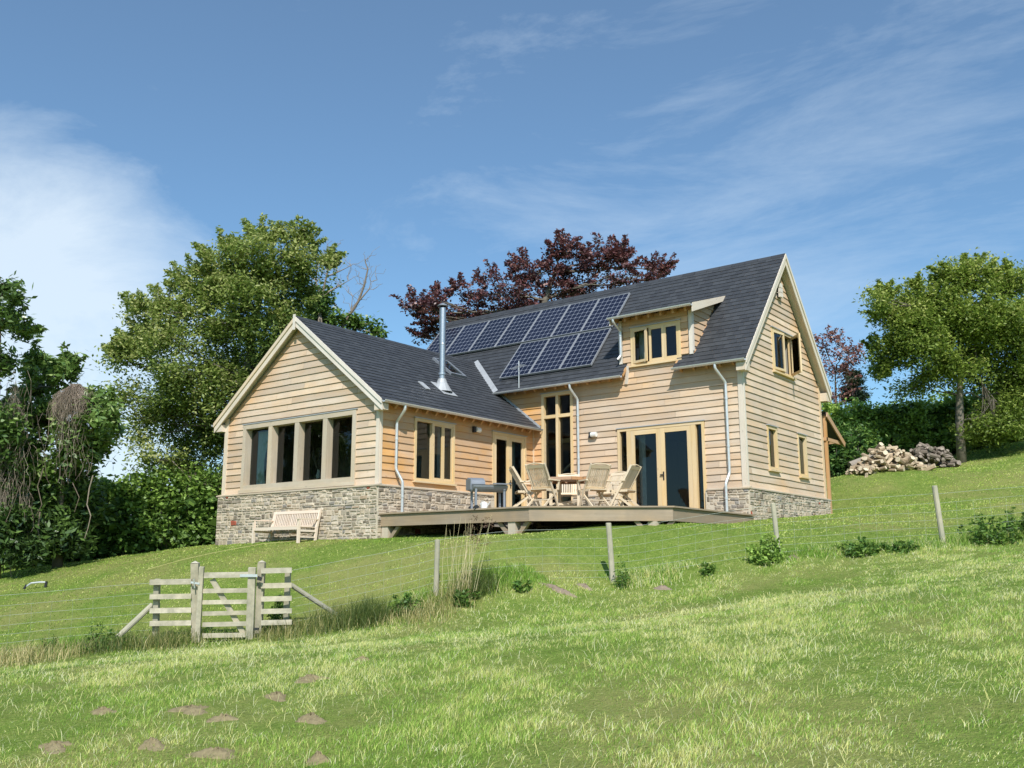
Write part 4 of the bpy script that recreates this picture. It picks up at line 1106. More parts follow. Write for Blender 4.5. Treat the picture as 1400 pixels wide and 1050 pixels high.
# leaf
lf_=MB(); leaf=None
c=MB(); 
t=pz(276,775,dg-.03);b=pz(270,879,dg-.03); c.beam(b,t,.075,.06,upv=V3(fwh)); t2=pz(345,776,dg);b2=pz(341,877,dg); c.beam(b2,t2,.12,.06,upv=V3(fwh)); 
leaf=c.build('gate_leaf',mt['rail'],ga)
for (ya,yb,hh) in((786.5,785.5,.09),(808,807,.072),(823.5,822.5,.068),(839,837.5,.068),(854,852.5,.072),(869,868,.072)):
    c=MB(); c.beam(pz(277,ya,dg),pz(340,yb,dg),hh,.03,upv=V3(fwh)); c.build('rail',mt['rail'],leaf)
c=MB(); c.beam(pz(290,792,dg+.035),pz(333,866,dg+.035),.085,.025,upv=V3(fwh)); c.build('brace',mt['rail'],leaf)
c=MB(); c.beam(pz(328,787,dg-.05),pz(352,787,dg-.05),.045,.008,upv=V3(fwh)); c.build('hinge_strap',mt['galv'],leaf)
c=MB(); c.beam(pz(352,790,dg-.03),pz(358,792,dg-.03),.06,.03,upv=V3(fwh)); c.beam(pz(347,860,dg-.03),pz(354,860,dg-.03),.04,.03,upv=V3(fwh)); c.build('hinge',mt['dark'],ga)
c=MB(); c.beam(pz(261,796,dg-.06),pz(273,798,dg-.06),.03,.02,upv=V3(fwh)); c.tube([pz(265,792,dg-.07),pz(266,804,dg-.07)],.012,6); c.build('latch',mt['galv'],ga)
for y_,h_ in((795.5,.088),(815.5,.082),(834.5,.082),(852,.08)):
    c=MB(); c.beam(pz(205,y_+.5,dg-.0),pz(262,y_-.5,dg-.0),h_,.04,upv=V3(fwh)); c.build('side_rail',mt['rail'],ga)
for y_,h_ in((780,.085),(800.5,.082),(818.5,.082),(835.5,.08),(851,.08)):
    c=MB(); c.beam(pz(357,y_+.5,dg+.05),pz(399,y_-.5,dg+.12),h_,.04,upv=V3(fwh)); c.build('side_rail',mt['rail'],ga)

# ------------------------------------------------------------------ foliage
def quads(cent,dirs,nrm,ln,wd_):
    side=np.cross(dirs,nrm); side/=np.linalg.norm(side,axis=1,keepdims=True)+1e-9
    l=ln[:,None]; w=wd_[:,None]
    v=np.stack([cent-dirs*l*.5,cent+side*w*.5,cent+dirs*l*.5,cent-side*w*.5],1)
    return v.reshape(-1,3)
def rdir(n,zb=0.0):
    v=rng.normal(size=(n,3)); v[:,2]+=zb; return v/np.linalg.norm(v,axis=1,keepdims=True)
class Leaves:
    def __init__(s): s.v=[];s.r=[]
    def clump(s,c,rad,n,ln,wd_,tone,sq=.85,droop=.15):
        off=rng.normal(size=(n,3)); off/=np.linalg.norm(off,axis=1,keepdims=True); off*=(rng.random((n,1))**.5)*rng.choice([1,1,1,1.5],size=(n,1)); 
        off*=np.array([rad,rad,rad*sq]); q=np.array(c)+off
        d=rdir(n); d[:,2]=d[:,2]*.6-droop; d+=off/rad*.5; d/=np.linalg.norm(d,axis=1,keepdims=True)
        nr=rdir(n,1.3)
        l=ln*rng.uniform(.65,1.3,n); w=wd_*rng.uniform(.7,1.25,n)
        s.v.append(quads(q,d,nr,l,w))
        t=np.clip(tone+rng.normal(0,.16,n)+off[:,2]/rad*.10,0,1); s.r.append(np.repeat(t,4))  # leaves high in each clump coloured lighter, as if lit from above
    def build(s,name,mat,parent=None):
        v=np.concatenate(s.v); r=np.concatenate(s.r); f=np.arange(len(v)).reshape(-1,4)
        return bigmesh(name,v,faces4=f,attrs={'rnd':r},mat=mat,parent=parent)
def limb(c,p0,p1,r0,r1,rr,n=5,wob=.08,sag=0):
    p0=V3(p0);p1=V3(p1);L_=np.linalg.norm(p1-p0); pts=[p0]
    for i in range(1,n):
        t=i/n; pts.append(p0+(p1-p0)*t+V3([rr.uniform(-wob,wob) for _ in range(3)])*L_+V3((0,0,sag*L_*math.sin(PI*t))))
    pts.append(p1); rad=[r0+(r1-r0)*(i/n)**.8 for i in range(n+1)]; c.tube(pts,rad,6 if r0<.08 else 9,caps=False); return pts
def tree(name,label,base,blobs,mat,d,trunk=(),dens=1.0,ln=.2,wd_=.08,cl=.42,per=46,barkm='bark',seed=1,tone=.45,r0=.22,depthf=.8,shell=.6,group=None,cat='tree',extra=None,sq=.9,shoots=0,nshoot=99,shl=1.0):
    """blobs: (px,py,rx_px,rz_px[,density,tone]) survey of crown masses at distance d"""
    rr=random.Random(seed); b=V3(base)
    root=empty(name,tuple(b),label,cat,group)
    c=MB(); lv=Leaves(); k=d/F_
    tp=[b-V3((0,0,.3))]+[V3(P(x,y,dd)) for x,y,dd in trunk]
    nT=len(tp); rad=[r0*(1-.85*i/max(1,nT-1)) for i in range(nT)]
    if nT>1:
        # smooth trunk
        c.tube(tp,rad,10)
    for bl in blobs:
        px,py,rx,rz=bl[:4]; de=bl[4] if len(bl)>4 else 1; tn=bl[5] if len(bl)>5 else 0
        dd=d+rr.uniform(-1,1)*depthf*1.2; cc=V3(P(px,py,dd)); R3=V3((rx*k,max(rx*k*depthf,.4),rz*k))
        # main limb from nearest lower trunk node
        cand=[q for q in tp[1:] if q[2]<cc[2]+.2] or [tp[-1]]
        q0=min(cand,key=lambda q:np.linalg.norm(q-cc)); Lq=np.linalg.norm(q0-cc)
        lp=limb(c,q0,cc,max(.02,.008*Lq+.018),.014,rr,5,.05,.03) if Lq>.2 else [q0,cc]
        vol=R3[0]*R3[1]*R3[2]; n=int(max(6,vol**.75*52*de*dens/(cl/.42)**2.2))
        for i in range(n):
            v=V3([rr.gauss(0,1) for _ in range(3)]); v/=np.linalg.norm(v); m=rr.random()**(shell if shell else .33)
            v2=v*m; v2=V3(rt0)*v2[0]*R3[0]+V3(fwh)*v2[1]*R3[1]+V3((0,0,1))*v2[2]*R3[2]
            q=cc+v2
            s0=lp[rr.randint(len(lp)//2,len(lp)-1)]
            limb(c,s0,q,.014,.005,rr,3,.07)
            lv.clump(q,cl*rr.uniform(.6,1.25),int(per*rr.uniform(.6,1.3)*(de**.3)),ln,wd_,tone+tn+rr.uniform(-.2,.2)+.16*v[2],sq=sq)  # sunlit tops put into leaf colour: tone rises towards each mass's top
    for i in range(shoots):
        bl=blobs[rr.randint(0,min(len(blobs),nshoot)-1)]; a=rr.uniform(.05*PI,.95*PI) if rr.random()<.8 else rr.uniform(0,2*PI)
        q=V3(P(bl[0]+math.cos(a)*bl[2]*.72,bl[1]-math.sin(a)*bl[3]*.72,d+rr.uniform(-1,1)*bl[2]*k*.6))
        dirv=V3(rt0)*math.cos(a)*1.0+V3((0,0,.35+math.sin(a)*.7))+V3(fwh)*rr.uniform(-.4,.4); dirv/=np.linalg.norm(dirv); L_=rr.uniform(.5,1.25)*shl
        pp=limb(c,q,q+dirv*L_,.012,.004,rr,4,.06,.04)
        for m_ in range(7):
            t=m_/6; w_=q+dirv*L_*t; lv.clump(w_,.17*(1.15-.6*t),int(per*.16)+3,ln,wd_,tone+.12+rr.uniform(-.15,.15),sq=.7)
    if extra: extra(c,lv,rr,tp,k)
    c.build('trunk',mt[barkm],root,smooth=True)
    lv.build('crown',mt[mat],root)
    return root
def gb(px,py,d):
    q=P(px,py,d); return (q.x,q.y,g1(q.x,q.y))
T1=gb(330,740,28)
tree('ash_tree','tall broad green tree rising behind the left gable',T1,
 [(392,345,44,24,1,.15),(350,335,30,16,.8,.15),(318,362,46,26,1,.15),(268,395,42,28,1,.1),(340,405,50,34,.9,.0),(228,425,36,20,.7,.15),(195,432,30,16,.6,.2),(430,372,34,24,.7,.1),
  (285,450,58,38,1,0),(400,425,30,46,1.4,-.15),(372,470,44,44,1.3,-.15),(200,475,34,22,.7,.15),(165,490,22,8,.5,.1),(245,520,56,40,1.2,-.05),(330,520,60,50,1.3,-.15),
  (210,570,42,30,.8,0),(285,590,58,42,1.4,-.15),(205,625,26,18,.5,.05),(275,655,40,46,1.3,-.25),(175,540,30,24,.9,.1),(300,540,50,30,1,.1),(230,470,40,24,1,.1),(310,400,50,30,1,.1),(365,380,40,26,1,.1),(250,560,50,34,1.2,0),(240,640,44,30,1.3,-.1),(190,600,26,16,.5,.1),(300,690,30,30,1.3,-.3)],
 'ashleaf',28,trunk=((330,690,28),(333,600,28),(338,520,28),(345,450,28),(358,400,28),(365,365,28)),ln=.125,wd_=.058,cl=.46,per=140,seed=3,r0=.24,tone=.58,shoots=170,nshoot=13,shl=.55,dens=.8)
def deadtop(c,lv,rr,tp,k):
    d=31
    for pts,r in (([(437,440),(440,405),(447,375),(452,350),(458,338)],.05),([(440,410),(432,385),(434,365),(440,350)],.035),([(447,378),(462,372),(480,363)],.03),([(448,400),(462,392),(476,384)],.035),
                  ([(455,470),(475,435),(490,412),(498,390),(503,368),(499,357)],.06),([(492,410),(505,395),(507,385)],.03),([(470,440),(480,425),(482,405)],.03),([(434,385),(422,375),(415,362)],.02),([(437,395),(425,392),(412,382)],.02)):
        q=[V3(P(x,y,d)) for x,y in pts]; n=len(q); c.tube(q,[r*(1-.75*i/(n-1)) for i in range(n)],6,caps=False)
        for a in q[1:]:
            for _ in range(4): limb(c,a,a+V3(rt0)*rr.uniform(-.5,.5)+V3((0,0,rr.uniform(.1,.6))),.010,.004,rr,4,.15)
tree('dead_topped_tree','ivy wrapped tree with bare dead top branches behind the wing ridge',gb(445,740,31),
 [(436,415,13,24,2.6,.1),(440,440,18,16,1.6,0),(485,440,32,12,1.0,.1),(515,455,18,8,.8,.1),(400,440,20,14,1,0)],'ivy',31,trunk=((445,690,31),(442,560,31),(438,450,31),(437,420,31)),ln=.15,wd_=.10,cl=.32,per=44,seed=5,r0=.25,extra=deadtop,barkm='deadwood',tone=.5)
tree('copper_beech','dark purple leaved copper beech rising behind the main roof ridge',gb(745,700,36),
 [(572,418,20,9,.8),(600,412,18,12,.7),(590,435,22,12,.8),(583,460,16,10,.8),(635,405,26,20,.9),(625,435,30,18,1.2),(685,395,34,26,1),(730,380,38,26,1),(765,345,16,16,.8),(775,370,34,26,1.1),(820,360,34,22,1),(848,350,12,14,.7),(850,378,30,22,1),(900,372,14,12,.8),(885,382,22,9,.8),(700,425,70,24,1.2),(790,400,60,22,1.2),(660,440,50,18,1.2)],
 'copper',36,trunk=((745,640,36),(742,520,36),(740,450,36),(745,410,36),(760,370,36)),ln=.135,wd_=.075,cl=.36,per=56,seed=8,r0=.35,tone=.45,sq=.45,dens=.42,shoots=170,nshoot=15,shl=.6)
tree('copper_tree','small purple leaved tree just right of the main gable',gb(1140,640,40),
 [(1128,470,14,14,.9),(1150,485,22,16,.8),(1172,490,14,12,.6),(1135,510,20,20,1),(1160,520,18,14,.8),(1140,545,20,16,1)],'copper',40,trunk=((1142,610,40),(1143,560,40),(1142,510,40)),ln=.135,wd_=.075,cl=.36,per=30,seed=9,r0=.15,tone=.8,dens=.5,shoots=24,shl=.6)
tree('conifer','small dark pointed conifer above the right hedge',gb(1168,640,44),
 [(1168,512,5,7,4),(1168,522,9,6,3),(1168,532,14,6,3),(1168,543,18,7,3)],'conifer',44,trunk=((1168,600,44),(1168,505,44)),ln=.22,wd_=.05,cl=.3,per=46,seed=10,r0=.1,tone=.4,sq=.4)
tree('ash_tree','rounded green tree on the right beyond the log piles',gb(1312,606,35),
 [(1325,382,50,22,1.1,.15),(1385,392,40,24,1.1,.15),(1265,410,42,24,1.1,.1),(1222,440,28,26,1,.1),(1205,410,12,9,.5,.1),(1300,440,56,32,1.2,0),(1370,450,56,36,1.2,0),(1215,485,30,18,1.1,-.05),(1262,478,44,24,1.1,-.05),(1335,500,50,32,1.2,-.1),(1400,510,46,46,1.2,-.05),(1205,505,16,8,.5,.05),(1265,525,30,12,.5,0),(1385,565,46,36,1.2,-.15),(1440,450,40,60,1,0),(1440,560,40,50,1,-.1),(1360,590,50,22,1.2,-.15),(1250,440,40,26,1.1,.1),(1345,430,50,30,1.1,.1),(1235,530,24,12,.7,0),(1300,505,40,22,1.1,0),(1390,545,44,30,1.2,-.05)],
 'ashleaf2',35,trunk=((1312,575,35),(1312,540,35),(1314,500,35),(1310,450,35),(1320,420,35)),ln=.145,wd_=.066,cl=.52,per=140,seed=12,r0=.18,tone=.58,shoots=120,nshoot=9,shl=.5,dens=1.15)
# left hand dark trees with dead creeper
def creeper(c,lv,rr,tp,k): pass
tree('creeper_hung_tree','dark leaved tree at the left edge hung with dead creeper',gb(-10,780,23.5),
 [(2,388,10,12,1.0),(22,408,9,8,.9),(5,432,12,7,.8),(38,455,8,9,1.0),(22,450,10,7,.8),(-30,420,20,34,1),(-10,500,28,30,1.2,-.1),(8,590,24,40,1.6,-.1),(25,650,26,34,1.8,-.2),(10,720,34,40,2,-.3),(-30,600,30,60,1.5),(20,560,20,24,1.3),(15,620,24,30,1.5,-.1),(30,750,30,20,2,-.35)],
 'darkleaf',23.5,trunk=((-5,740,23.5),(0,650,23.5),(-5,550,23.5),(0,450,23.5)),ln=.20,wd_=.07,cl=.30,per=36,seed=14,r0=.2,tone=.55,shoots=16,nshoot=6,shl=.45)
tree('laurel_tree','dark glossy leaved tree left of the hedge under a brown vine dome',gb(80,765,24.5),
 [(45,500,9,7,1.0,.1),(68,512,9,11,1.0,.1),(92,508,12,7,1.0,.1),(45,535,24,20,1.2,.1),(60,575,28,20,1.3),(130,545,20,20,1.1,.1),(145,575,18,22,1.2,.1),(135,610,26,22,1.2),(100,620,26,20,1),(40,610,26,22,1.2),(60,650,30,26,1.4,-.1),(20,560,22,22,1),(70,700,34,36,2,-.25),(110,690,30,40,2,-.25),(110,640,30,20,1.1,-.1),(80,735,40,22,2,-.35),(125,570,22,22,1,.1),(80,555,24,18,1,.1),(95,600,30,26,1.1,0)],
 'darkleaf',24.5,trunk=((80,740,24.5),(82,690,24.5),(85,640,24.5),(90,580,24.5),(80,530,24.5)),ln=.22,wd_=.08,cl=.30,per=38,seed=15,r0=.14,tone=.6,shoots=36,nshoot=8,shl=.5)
# dead vine dome + hanging stems
vn=empty('dry_vine',gb(100,765,24),'dome of dry brown vine stems draped over the dark tree','vine')
c=MB(); rr=random.Random(77)
for i in range(620):
    a=rr.uniform(0,2*PI); r_=rr.random()**.6; d=24; k=d/F_
    top=V3(P(104,527,d)); x=math.cos(a)*r_; y=math.sin(a)*r_
    pts=[]
    for t in (0,.25,.5,.75,1):
        rad_=.56*(math.sin(min(1,t*1.6)*PI/2)); h=(1-(t**1.3))*1.0
        q=top+V3(rt0)*(x*rad_+rr.uniform(-.12,.12))+V3(fwh)*(y*rad_+rr.uniform(-.09,.09))+V3((0,0,.05*(1-r_)-t*(rr.uniform(.5,1.0) if i%9 else rr.uniform(.9,1.6))))
        pts.append(q)
    c.tube(pts,.0034,3,caps=False)
c.build('vine_dome',mt['vine'],vn)
c=MB()
for (pts,r) in (([(128,650),(122,668),(119,690),(124,705),(120,722),(116,736)],.018),([(55,700),(52,725),(56,745),(50,765),(42,775)],.02),([(18,670),(14,705),(20,730),(12,760),(16,790)],.022),([(5,660),(8,700),(2,740),(5,785)],.02),([(30,650),(26,690),(30,720),(22,748)],.014),([(60,640),(52,665),(58,690),(50,705)],.014),([(100,660),(108,680),(102,700)],.012),([(40,690),(46,710),(44,728)],.012)):
    q=[V3(P(x+rr.uniform(-1,1),y,23.6)) for x,y in pts]; c.tube(q,[r*(1-.5*i/(len(q)-1)) for i in range(len(q))],6)
for i in range(240):
    px=rr.choice([rr.gauss(12,12),rr.gauss(10,12),rr.gauss(20,14),rr.gauss(22,16),rr.gauss(20,16),rr.gauss(98,18)]); py=rr.uniform(500,680) if px<50 else rr.uniform(560,620); d=rr.uniform(23.2,23.8)
    q=V3(P(px,py,d)); pts=[q]
    for t in range(4): q=q+V3((rr.uniform(-.12,.12),rr.uniform(-.1,.1),-rr.uniform(.1,.3))); pts.append(q)
    c.tube(pts,rr.uniform(.002,.004),3,caps=False)
c.build('hanging_stems',mt['vine'],vn)
# hedges
def hedge(name,label,pts,h,wd2,mat,n,ln=.11,w=.07,seed=1,tone=.45,cl=.3,per=40,ragged=.25,cat='hedge'):
    """pts: list of ground points along the run with heights h"""
    rr=random.Random(seed); root=empty(name,pts[0],label,cat); lv=Leaves(); c=MB()
    segs=[(V3(pts[i]),V3(pts[i+1]),h[i],h[i+1]) for i in range(len(pts)-1)]; Ls=[np.linalg.norm(b-a) for a,b,_,_ in segs]; tot=sum(Ls)
    for i in range(n):
        t=rr.random()*tot; j=0
        while t>Ls[j] and j<len(Ls)-1: t-=Ls[j]; j+=1
        a,b,h0,h1=segs[j]; u_=t/Ls[j]; q=a+(b-a)*u_; dirn=(b-a)/Ls[j]; nn=V3((-dirn[1],dirn[0],0)); nn/=np.linalg.norm(nn)
        hh=(h0+(h1-h0)*u_)*(1+ragged*(float(vnoise(np.array([t*.9+j*9]),np.array([seed*1.]),seed)[0])-.5))
        z=rr.random()**.8; s_=(1-.35*z**3); off=(rr.choice((-1,1))*rr.uniform(.7,1)) if rr.random()<.7 else rr.uniform(-1,1)
        p=q+nn*off*wd2*s_*(1+.25*math.sin(t*1.9+z*3))+V3((0,0,z*hh))
        if z>.9 and rr.random()<.5: p[2]+=rr.uniform(0,.35)
        lv.clump(p,cl*rr.uniform(.6,1.3),int(per*rr.uniform(.6,1.3)),ln,w,tone+rr.uniform(-.25,.25)+.25*(z-.5))  # lit top and darker foot put into the leaf tone
        if rr.random()<.25: limb(c,q+nn*off*wd2*.3,p,.02,.006,rr,4,.08)
    # dense inner growth, its shade put into the colour as the darkest tone
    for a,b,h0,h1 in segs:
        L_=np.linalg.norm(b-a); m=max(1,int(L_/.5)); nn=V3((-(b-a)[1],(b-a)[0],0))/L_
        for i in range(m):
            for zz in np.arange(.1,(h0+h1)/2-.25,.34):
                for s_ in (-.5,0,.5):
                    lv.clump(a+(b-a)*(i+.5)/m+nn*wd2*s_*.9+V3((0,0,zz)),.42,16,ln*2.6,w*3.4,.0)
    c.build('stems',mt['bark'],root); lv.build('foliage',mt[mat],root); return root
def gv(px,py,d): return tuple(gp(px,py,d))
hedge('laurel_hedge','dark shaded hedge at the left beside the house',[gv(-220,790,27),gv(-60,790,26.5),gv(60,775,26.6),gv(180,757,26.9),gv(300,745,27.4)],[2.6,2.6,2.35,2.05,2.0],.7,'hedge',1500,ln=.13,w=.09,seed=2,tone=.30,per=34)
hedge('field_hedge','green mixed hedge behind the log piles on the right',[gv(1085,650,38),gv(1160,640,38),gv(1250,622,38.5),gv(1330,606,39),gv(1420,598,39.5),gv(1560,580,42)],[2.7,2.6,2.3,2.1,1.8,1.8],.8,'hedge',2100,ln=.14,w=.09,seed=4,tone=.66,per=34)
hedge('bramble_bank','tangle of bramble and pale weeds beside the porch',[gv(1128,652,33),gv(1160,648,33.5),gv(1195,640,34.5)],[1.5,1.6,1.2],.5,'nettle',170,ln=.14,w=.06,seed=6,tone=.5,per=32)
# ------------------------------------------------------------------ logs
def logmesh(seed,half=True):
    rr=random.Random(seed); c=LMB(); Lg=.36; r=.075; n=7; prof=[]
    if half:
        prof=[(-r,0)]+[(r*math.cos(a)*rr.uniform(.9,1.1),r*math.sin(a)*rr.uniform(.9,1.1)) for a in np.linspace(PI,0,5)[1:-1]]+[(r,0),(0,-r*.35)]
        prof=prof[::-1]
    else: prof=[(r*math.cos(a)*rr.uniform(.9,1.1),r*math.sin(a)*rr.uniform(.9,1.1)) for a in np.linspace(0,2*PI,9)[:-1]]
    n=len(prof); vs=[(-Lg/2+rr.uniform(-.02,.02),a,b) for a,b in prof]+[(Lg/2+rr.uniform(-.02,.02),a,b) for a,b in prof]
    # bark side dark, cut faces pale
    c.add(vs,[(i,(i+1)%n,(i+1)%n+n,i+n) for i in range(n)],None,rr.uniform(.25,.75))
    c.add(vs,[tuple(range(n))[::-1],tuple(range(n,2*n))],None,rr.uniform(.7,1))
    return c
protos=[logmesh(i,i%3!=0).build('split_log',mt['log']) for i in range(6)]
protod=[logmesh(i+20,i%3!=0).build('split_log',mt['logd']) for i in range(6)]
pal='pale split log lying in the loose heap beside the hedge'; dk_='grey split log in the taller stacked pile under the tree'
def heap(pr,lab,grp,cx,cy,d,wpx,hgt,n,seed,dom,depth=.8):
    rr=random.Random(seed); c0=Vector(gp(cx,cy,d)); cnt=0
    for i in range(n):
        o=pr[i%len(pr)] if i<len(pr) else pr[i%len(pr)].copy()
        if i>=len(pr): col.objects.link(o)
        setp(o,lab,'log',grp)
        t=rr.uniform(-1,1); y=rr.uniform(-1,1)
        q=c0+rt0*(t*wpx*d/F_/2)+fwh*(y*depth); hmax=hgt*max(0,(1-abs(t)**dom))*max(.15,(1-abs(y)**2.5*.8))
        zz=g1(q.x,q.y)+.04+(rr.random()**.55)*hmax
        # bulk: bring pieces toward the visible skin of the heap
        o.location=(q.x,q.y,zz)
        o.rotation_euler=(rr.uniform(-PI,PI),rr.uniform(-.6,.6),yaw+rr.choice((0,PI/2))+rr.uniform(-.9,.9))
        s_=rr.uniform(.6,1.2); o.scale=(s_*rr.uniform(.8,1.3),s_,s_)
heap(protos,pal,'pale split logs in the loose heap',1214,648,31.5,92,.80,165,5,1.9,.70)
heap(protod,dk_,'grey split logs in the stacked pile',1270,628,33.5,62,.86,130,6,3,.6)
o=bpy.data.objects.new('tree_trunk',None)
col.objects.link(o); o.location=gp(1190,640,32.2); setp(o,'long felled trunk lying behind the pale log heap','log')
c=MB(); a=V3(gp(1162,640,32.4))+V3((0,0,.28)); b=V3(gp(1215,640,32.6))+V3((0,0,.62)); c.tube([a,(a+b)/2+V3((0,0,.02)),b],[.14,.13,.11],10); c.build('stem',mt['deadwood'],o)
bpy.data.objects[o.name].name='felled_trunk'
# inner mass so the heaps read as solid
def mound(name,label,cat,p,rx,ry,h,mat,seed=1,rough=.25,n=14,group=None):
    rr=random.Random(seed); c=MB(); vs=[];fs=[]; m=20
    ph=[rr.uniform(0,6) for _ in range(6)]
    for i in range(n+1):
        t=i/n
        for k in range(m):
            a=2*PI*k/m; w=1+rough*(math.sin(a*2+ph[0])*.5+math.sin(a*3+ph[1])*.4+math.sin(a*5+ph[2])*.25)
            x=p[0]+math.cos(a)*rx*t*w; y=p[1]+math.sin(a)*ry*t*w
            z=p[2]+h*(math.cos(t*PI)*.5+.5)**.7*(1+rr.uniform(-.3,.3))-.03*t+rr.uniform(-.015,.015)*(1-t)
            vs.append((x,y,z))
    xs=np.array(vs); dz=gz(xs[:,0],xs[:,1])-g1(p[0],p[1]); xs[:,2]+=dz
    for i in range(n):
        for k in range(m): a=i*m+k;b=i*m+(k+1)%m; fs.append((a,b,b+m,a+m))
    c.add(xs,fs,None,.5); o=c.build(name,mt[mat],None,smooth=True)
    setp(o,label,cat,group); return o
# ------------------------------------------------------------------ molehills
MH=[(260,972,9.6,.30,'molehill near the gate path, long earth smear left of centre front'),(378,955,10.3,.20,'small reddish molehill to the right of the long earth smear'),(305,985,9.0,.19,'round molehill with grass in front of the long smear'),(424,985,9.1,.20,'molehill on the right of the front row'),
    (75,1022,7.6,.26,'broad dark molehill near the bottom left corner'),(207,1023,7.6,.19,'ragged brown molehill between two larger ones at the bottom left'),(295,1032,7.3,.24,'pale spread molehill at the bottom edge below the round one'),(140,975,9.3,.17,'low grassy molehill farthest left'),
    (425,930,11.6,.26,'distant thin molehill nearest the gate'),(435,1042,6.9,.14,'small molehill touching the bottom edge'),(495,903,13,.14,'tiny earth patch farthest up the slope')]
def ongr(px,py):
    d=direction(px,py); t=3.0
    while t<60:
        q=CP+d*t
        if q.z<g1(q.x,q.y): break
        t+=.05
    return q
MHp=[]
for i,(px,py,d,r_,lb) in enumerate(MH):
    q=ongr(px,py); MHp.append((q.x,q.y,r_)); mound('molehill',lb,'molehill',(q.x,q.y,g1(q.x,q.y)+.0),r_*1.15,r_*.75,.034+.02*random.random(),'soil',seed=i+60,rough=.6,group='molehills in the rough grass')
# rocks showing at the fence foot
rk=[(905,806,'flat brown rock slab exposed at the bank foot left of the second post'),(770,812,'low brown rock ledge under the netting between the first posts'),(690+70,808,'thin rock strip under the netting'),(1085,764,'small rock by the third post'),(1302,741,'pale rock at the foot of the right post'),(1330,738,'larger reddish rock right of the last post'),(800,805,'brown rock ledge just left of the second post')]
# ------------------------------------------------------------------ sprinkler
q=ongr(48,806); sk=empty('garden_sprinkler',(q.x,q.y,g1(q.x,q.y)),'small curved metal sprinkler bar lying on the left lawn','sprinkler',rz=yaw)
c=LMB(); c.tube([(-.20,0,.06),(-.1,0,.13),(.08,0,.15),(.22,0,.15)],.022,8); c.build('spray_bar',mt['galv'],sk)
c=LMB(); c.tube([(-.24,-.02,.0),(-.20,0,.1)],.025,6); c.tube([(.22,0,.0),(.24,0,.17)],.03,6); c.build('foot',mt['dark'],sk)
# yellow cord across the lawn
c=MB(); pts=[]
for px,py in [(200,782),(250,768),(300,757),(360,746),(420,741)]:
    q=ongr(px,py); pts.append(V3((q.x,q.y,g1(q.x,q.y)+.045)))
c.tube(pts,.006,4); o=c.build('garden_hose',mt['cord']); setp(o,'thin yellow garden line lying across the lawn left of the bench','hose')

# ------------------------------------------------------------------ tufts and weeds
def blades(base,n,rad,h,w,lean,rr_,tone,spread=.1,curve=.5):
    """returns verts and tone for n 3-segment blades around base"""
    x=base[0]+rr_.normal(0,rad,n); y=base[1]+rr_.normal(0,rad,n); z=gz(x,y)-.02
    a=rr_.uniform(0,2*PI,n); le=np.abs(rr_.normal(lean,.15,n))*h; hh=h*rr_.uniform(.5,1.1,n)
    dx=np.cos(a)*le;dy=np.sin(a)*le; b=rr_.uniform(0,2*PI,n); wx=np.cos(b)*w/2; wy=np.sin(b)*w/2
    v=np.stack([np.c_[x-wx,y-wy,z],np.c_[x+wx,y+wy,z],np.c_[x+wx*.8+dx*.35,y+wy*.8+dy*.35,z+hh*.6],np.c_[x-wx*.8+dx*.35,y-wy*.8+dy*.35,z+hh*.6],np.c_[x+dx,y+dy,z+hh]],1)
    t=np.clip(tone+rr_.normal(0,spread,n),0,1)
    return v,t
def bladeobj(name,vt_,mat,parent=None):
    v=np.concatenate([q[0] for q in vt_]); t=np.concatenate([q[1] for q in vt_]); n=len(v)
    I=np.arange(n)[:,None]*5; f4=I+np.array([[0,1,2,3]]); f3=I+np.array([[3,2,4]])
    return bigmesh(name,v.reshape(-1,3),faces4=f4,tris=f3,attrs={'rnd':np.repeat(t,5)},mat=mat,parent=parent)
def tuft(name,label,px,py,d,n,rad,h,mat='rush',tone=.4,seed=1,stalks=0,group=None,cat='grass tuft',w=.008,spread=.25):
    r_=np.random.default_rng(seed); q=gp(px,py,d); root=empty(name,q,label,cat,group)
    bladeobj('blades',[blades(q,n,rad,h,w,.35,r_,tone,spread)],mt[mat],root)
    if stalks:
        c=MB(); rr=random.Random(seed)
        sd=Leaves()
        for i in range(stalks):
            a=rr.uniform(0,2*PI); b=V3(q)+V3((rr.gauss(0,.15),rr.gauss(0,.15),0)); l=rr.uniform(.9,1.55); t=b+V3(rt0)*rr.uniform(-.1,.35)+V3((0,0,l))
            c.tube([b,(b+t)/2+V3((rr.uniform(-.05,.05),0,.03)),t],[.004,.0035,.002],4)
            if i<8: sd.clump(t+V3(rt0)*.08,.13,26,.07,.015,.5,sq=.5)
        c.build('stalks',mt['strawm'],root); sd.build('seed_heads',mt['seed'],root)
    return root
mt['strawm']=attrmat('straw',[(0,(.50,.42,.22)),(1,(.62,.55,.33))],bump=0)
tuft('tall_grass','clump of tall pale flowering grass stems right of the first fence post',632,822,16.7,420,.26,.46,tone=.6,seed=1,stalks=26)
tuft('rush_clump','dense dark green rush clump beside the tall pale grass',658,820,16.8,420,.17,.46,tone=.2,seed=2,spread=.15)
tuft('rush_clump','low dark rush clump right of the strut',500,855,16.0,800,.22,.45,tone=.25,seed=3,spread=.18)
tuft('rush_clump','spiky rush clump at the foot of the strut beside the gate',455,850,15.8,600,.25,.42,tone=.35,seed=4)
tuft('rush_clump','ragged grass tuft growing up the left side rails',225,885,15.2,700,.3,.34,tone=.5,seed=5)
tuft('rush_clump','straw coloured tuft on the far left below the netting',30,905,14.3,900,.45,.3,tone=.8,seed=6)
tuft('rush_clump','long grass around the right gate post foot',390,865,15.5,800,.35,.26,tone=.6,seed=7)
tuft('rush_clump','yellowing grass mound between the strut and first post',575,845,16.1,900,.4,.26,tone=.75,seed=8)
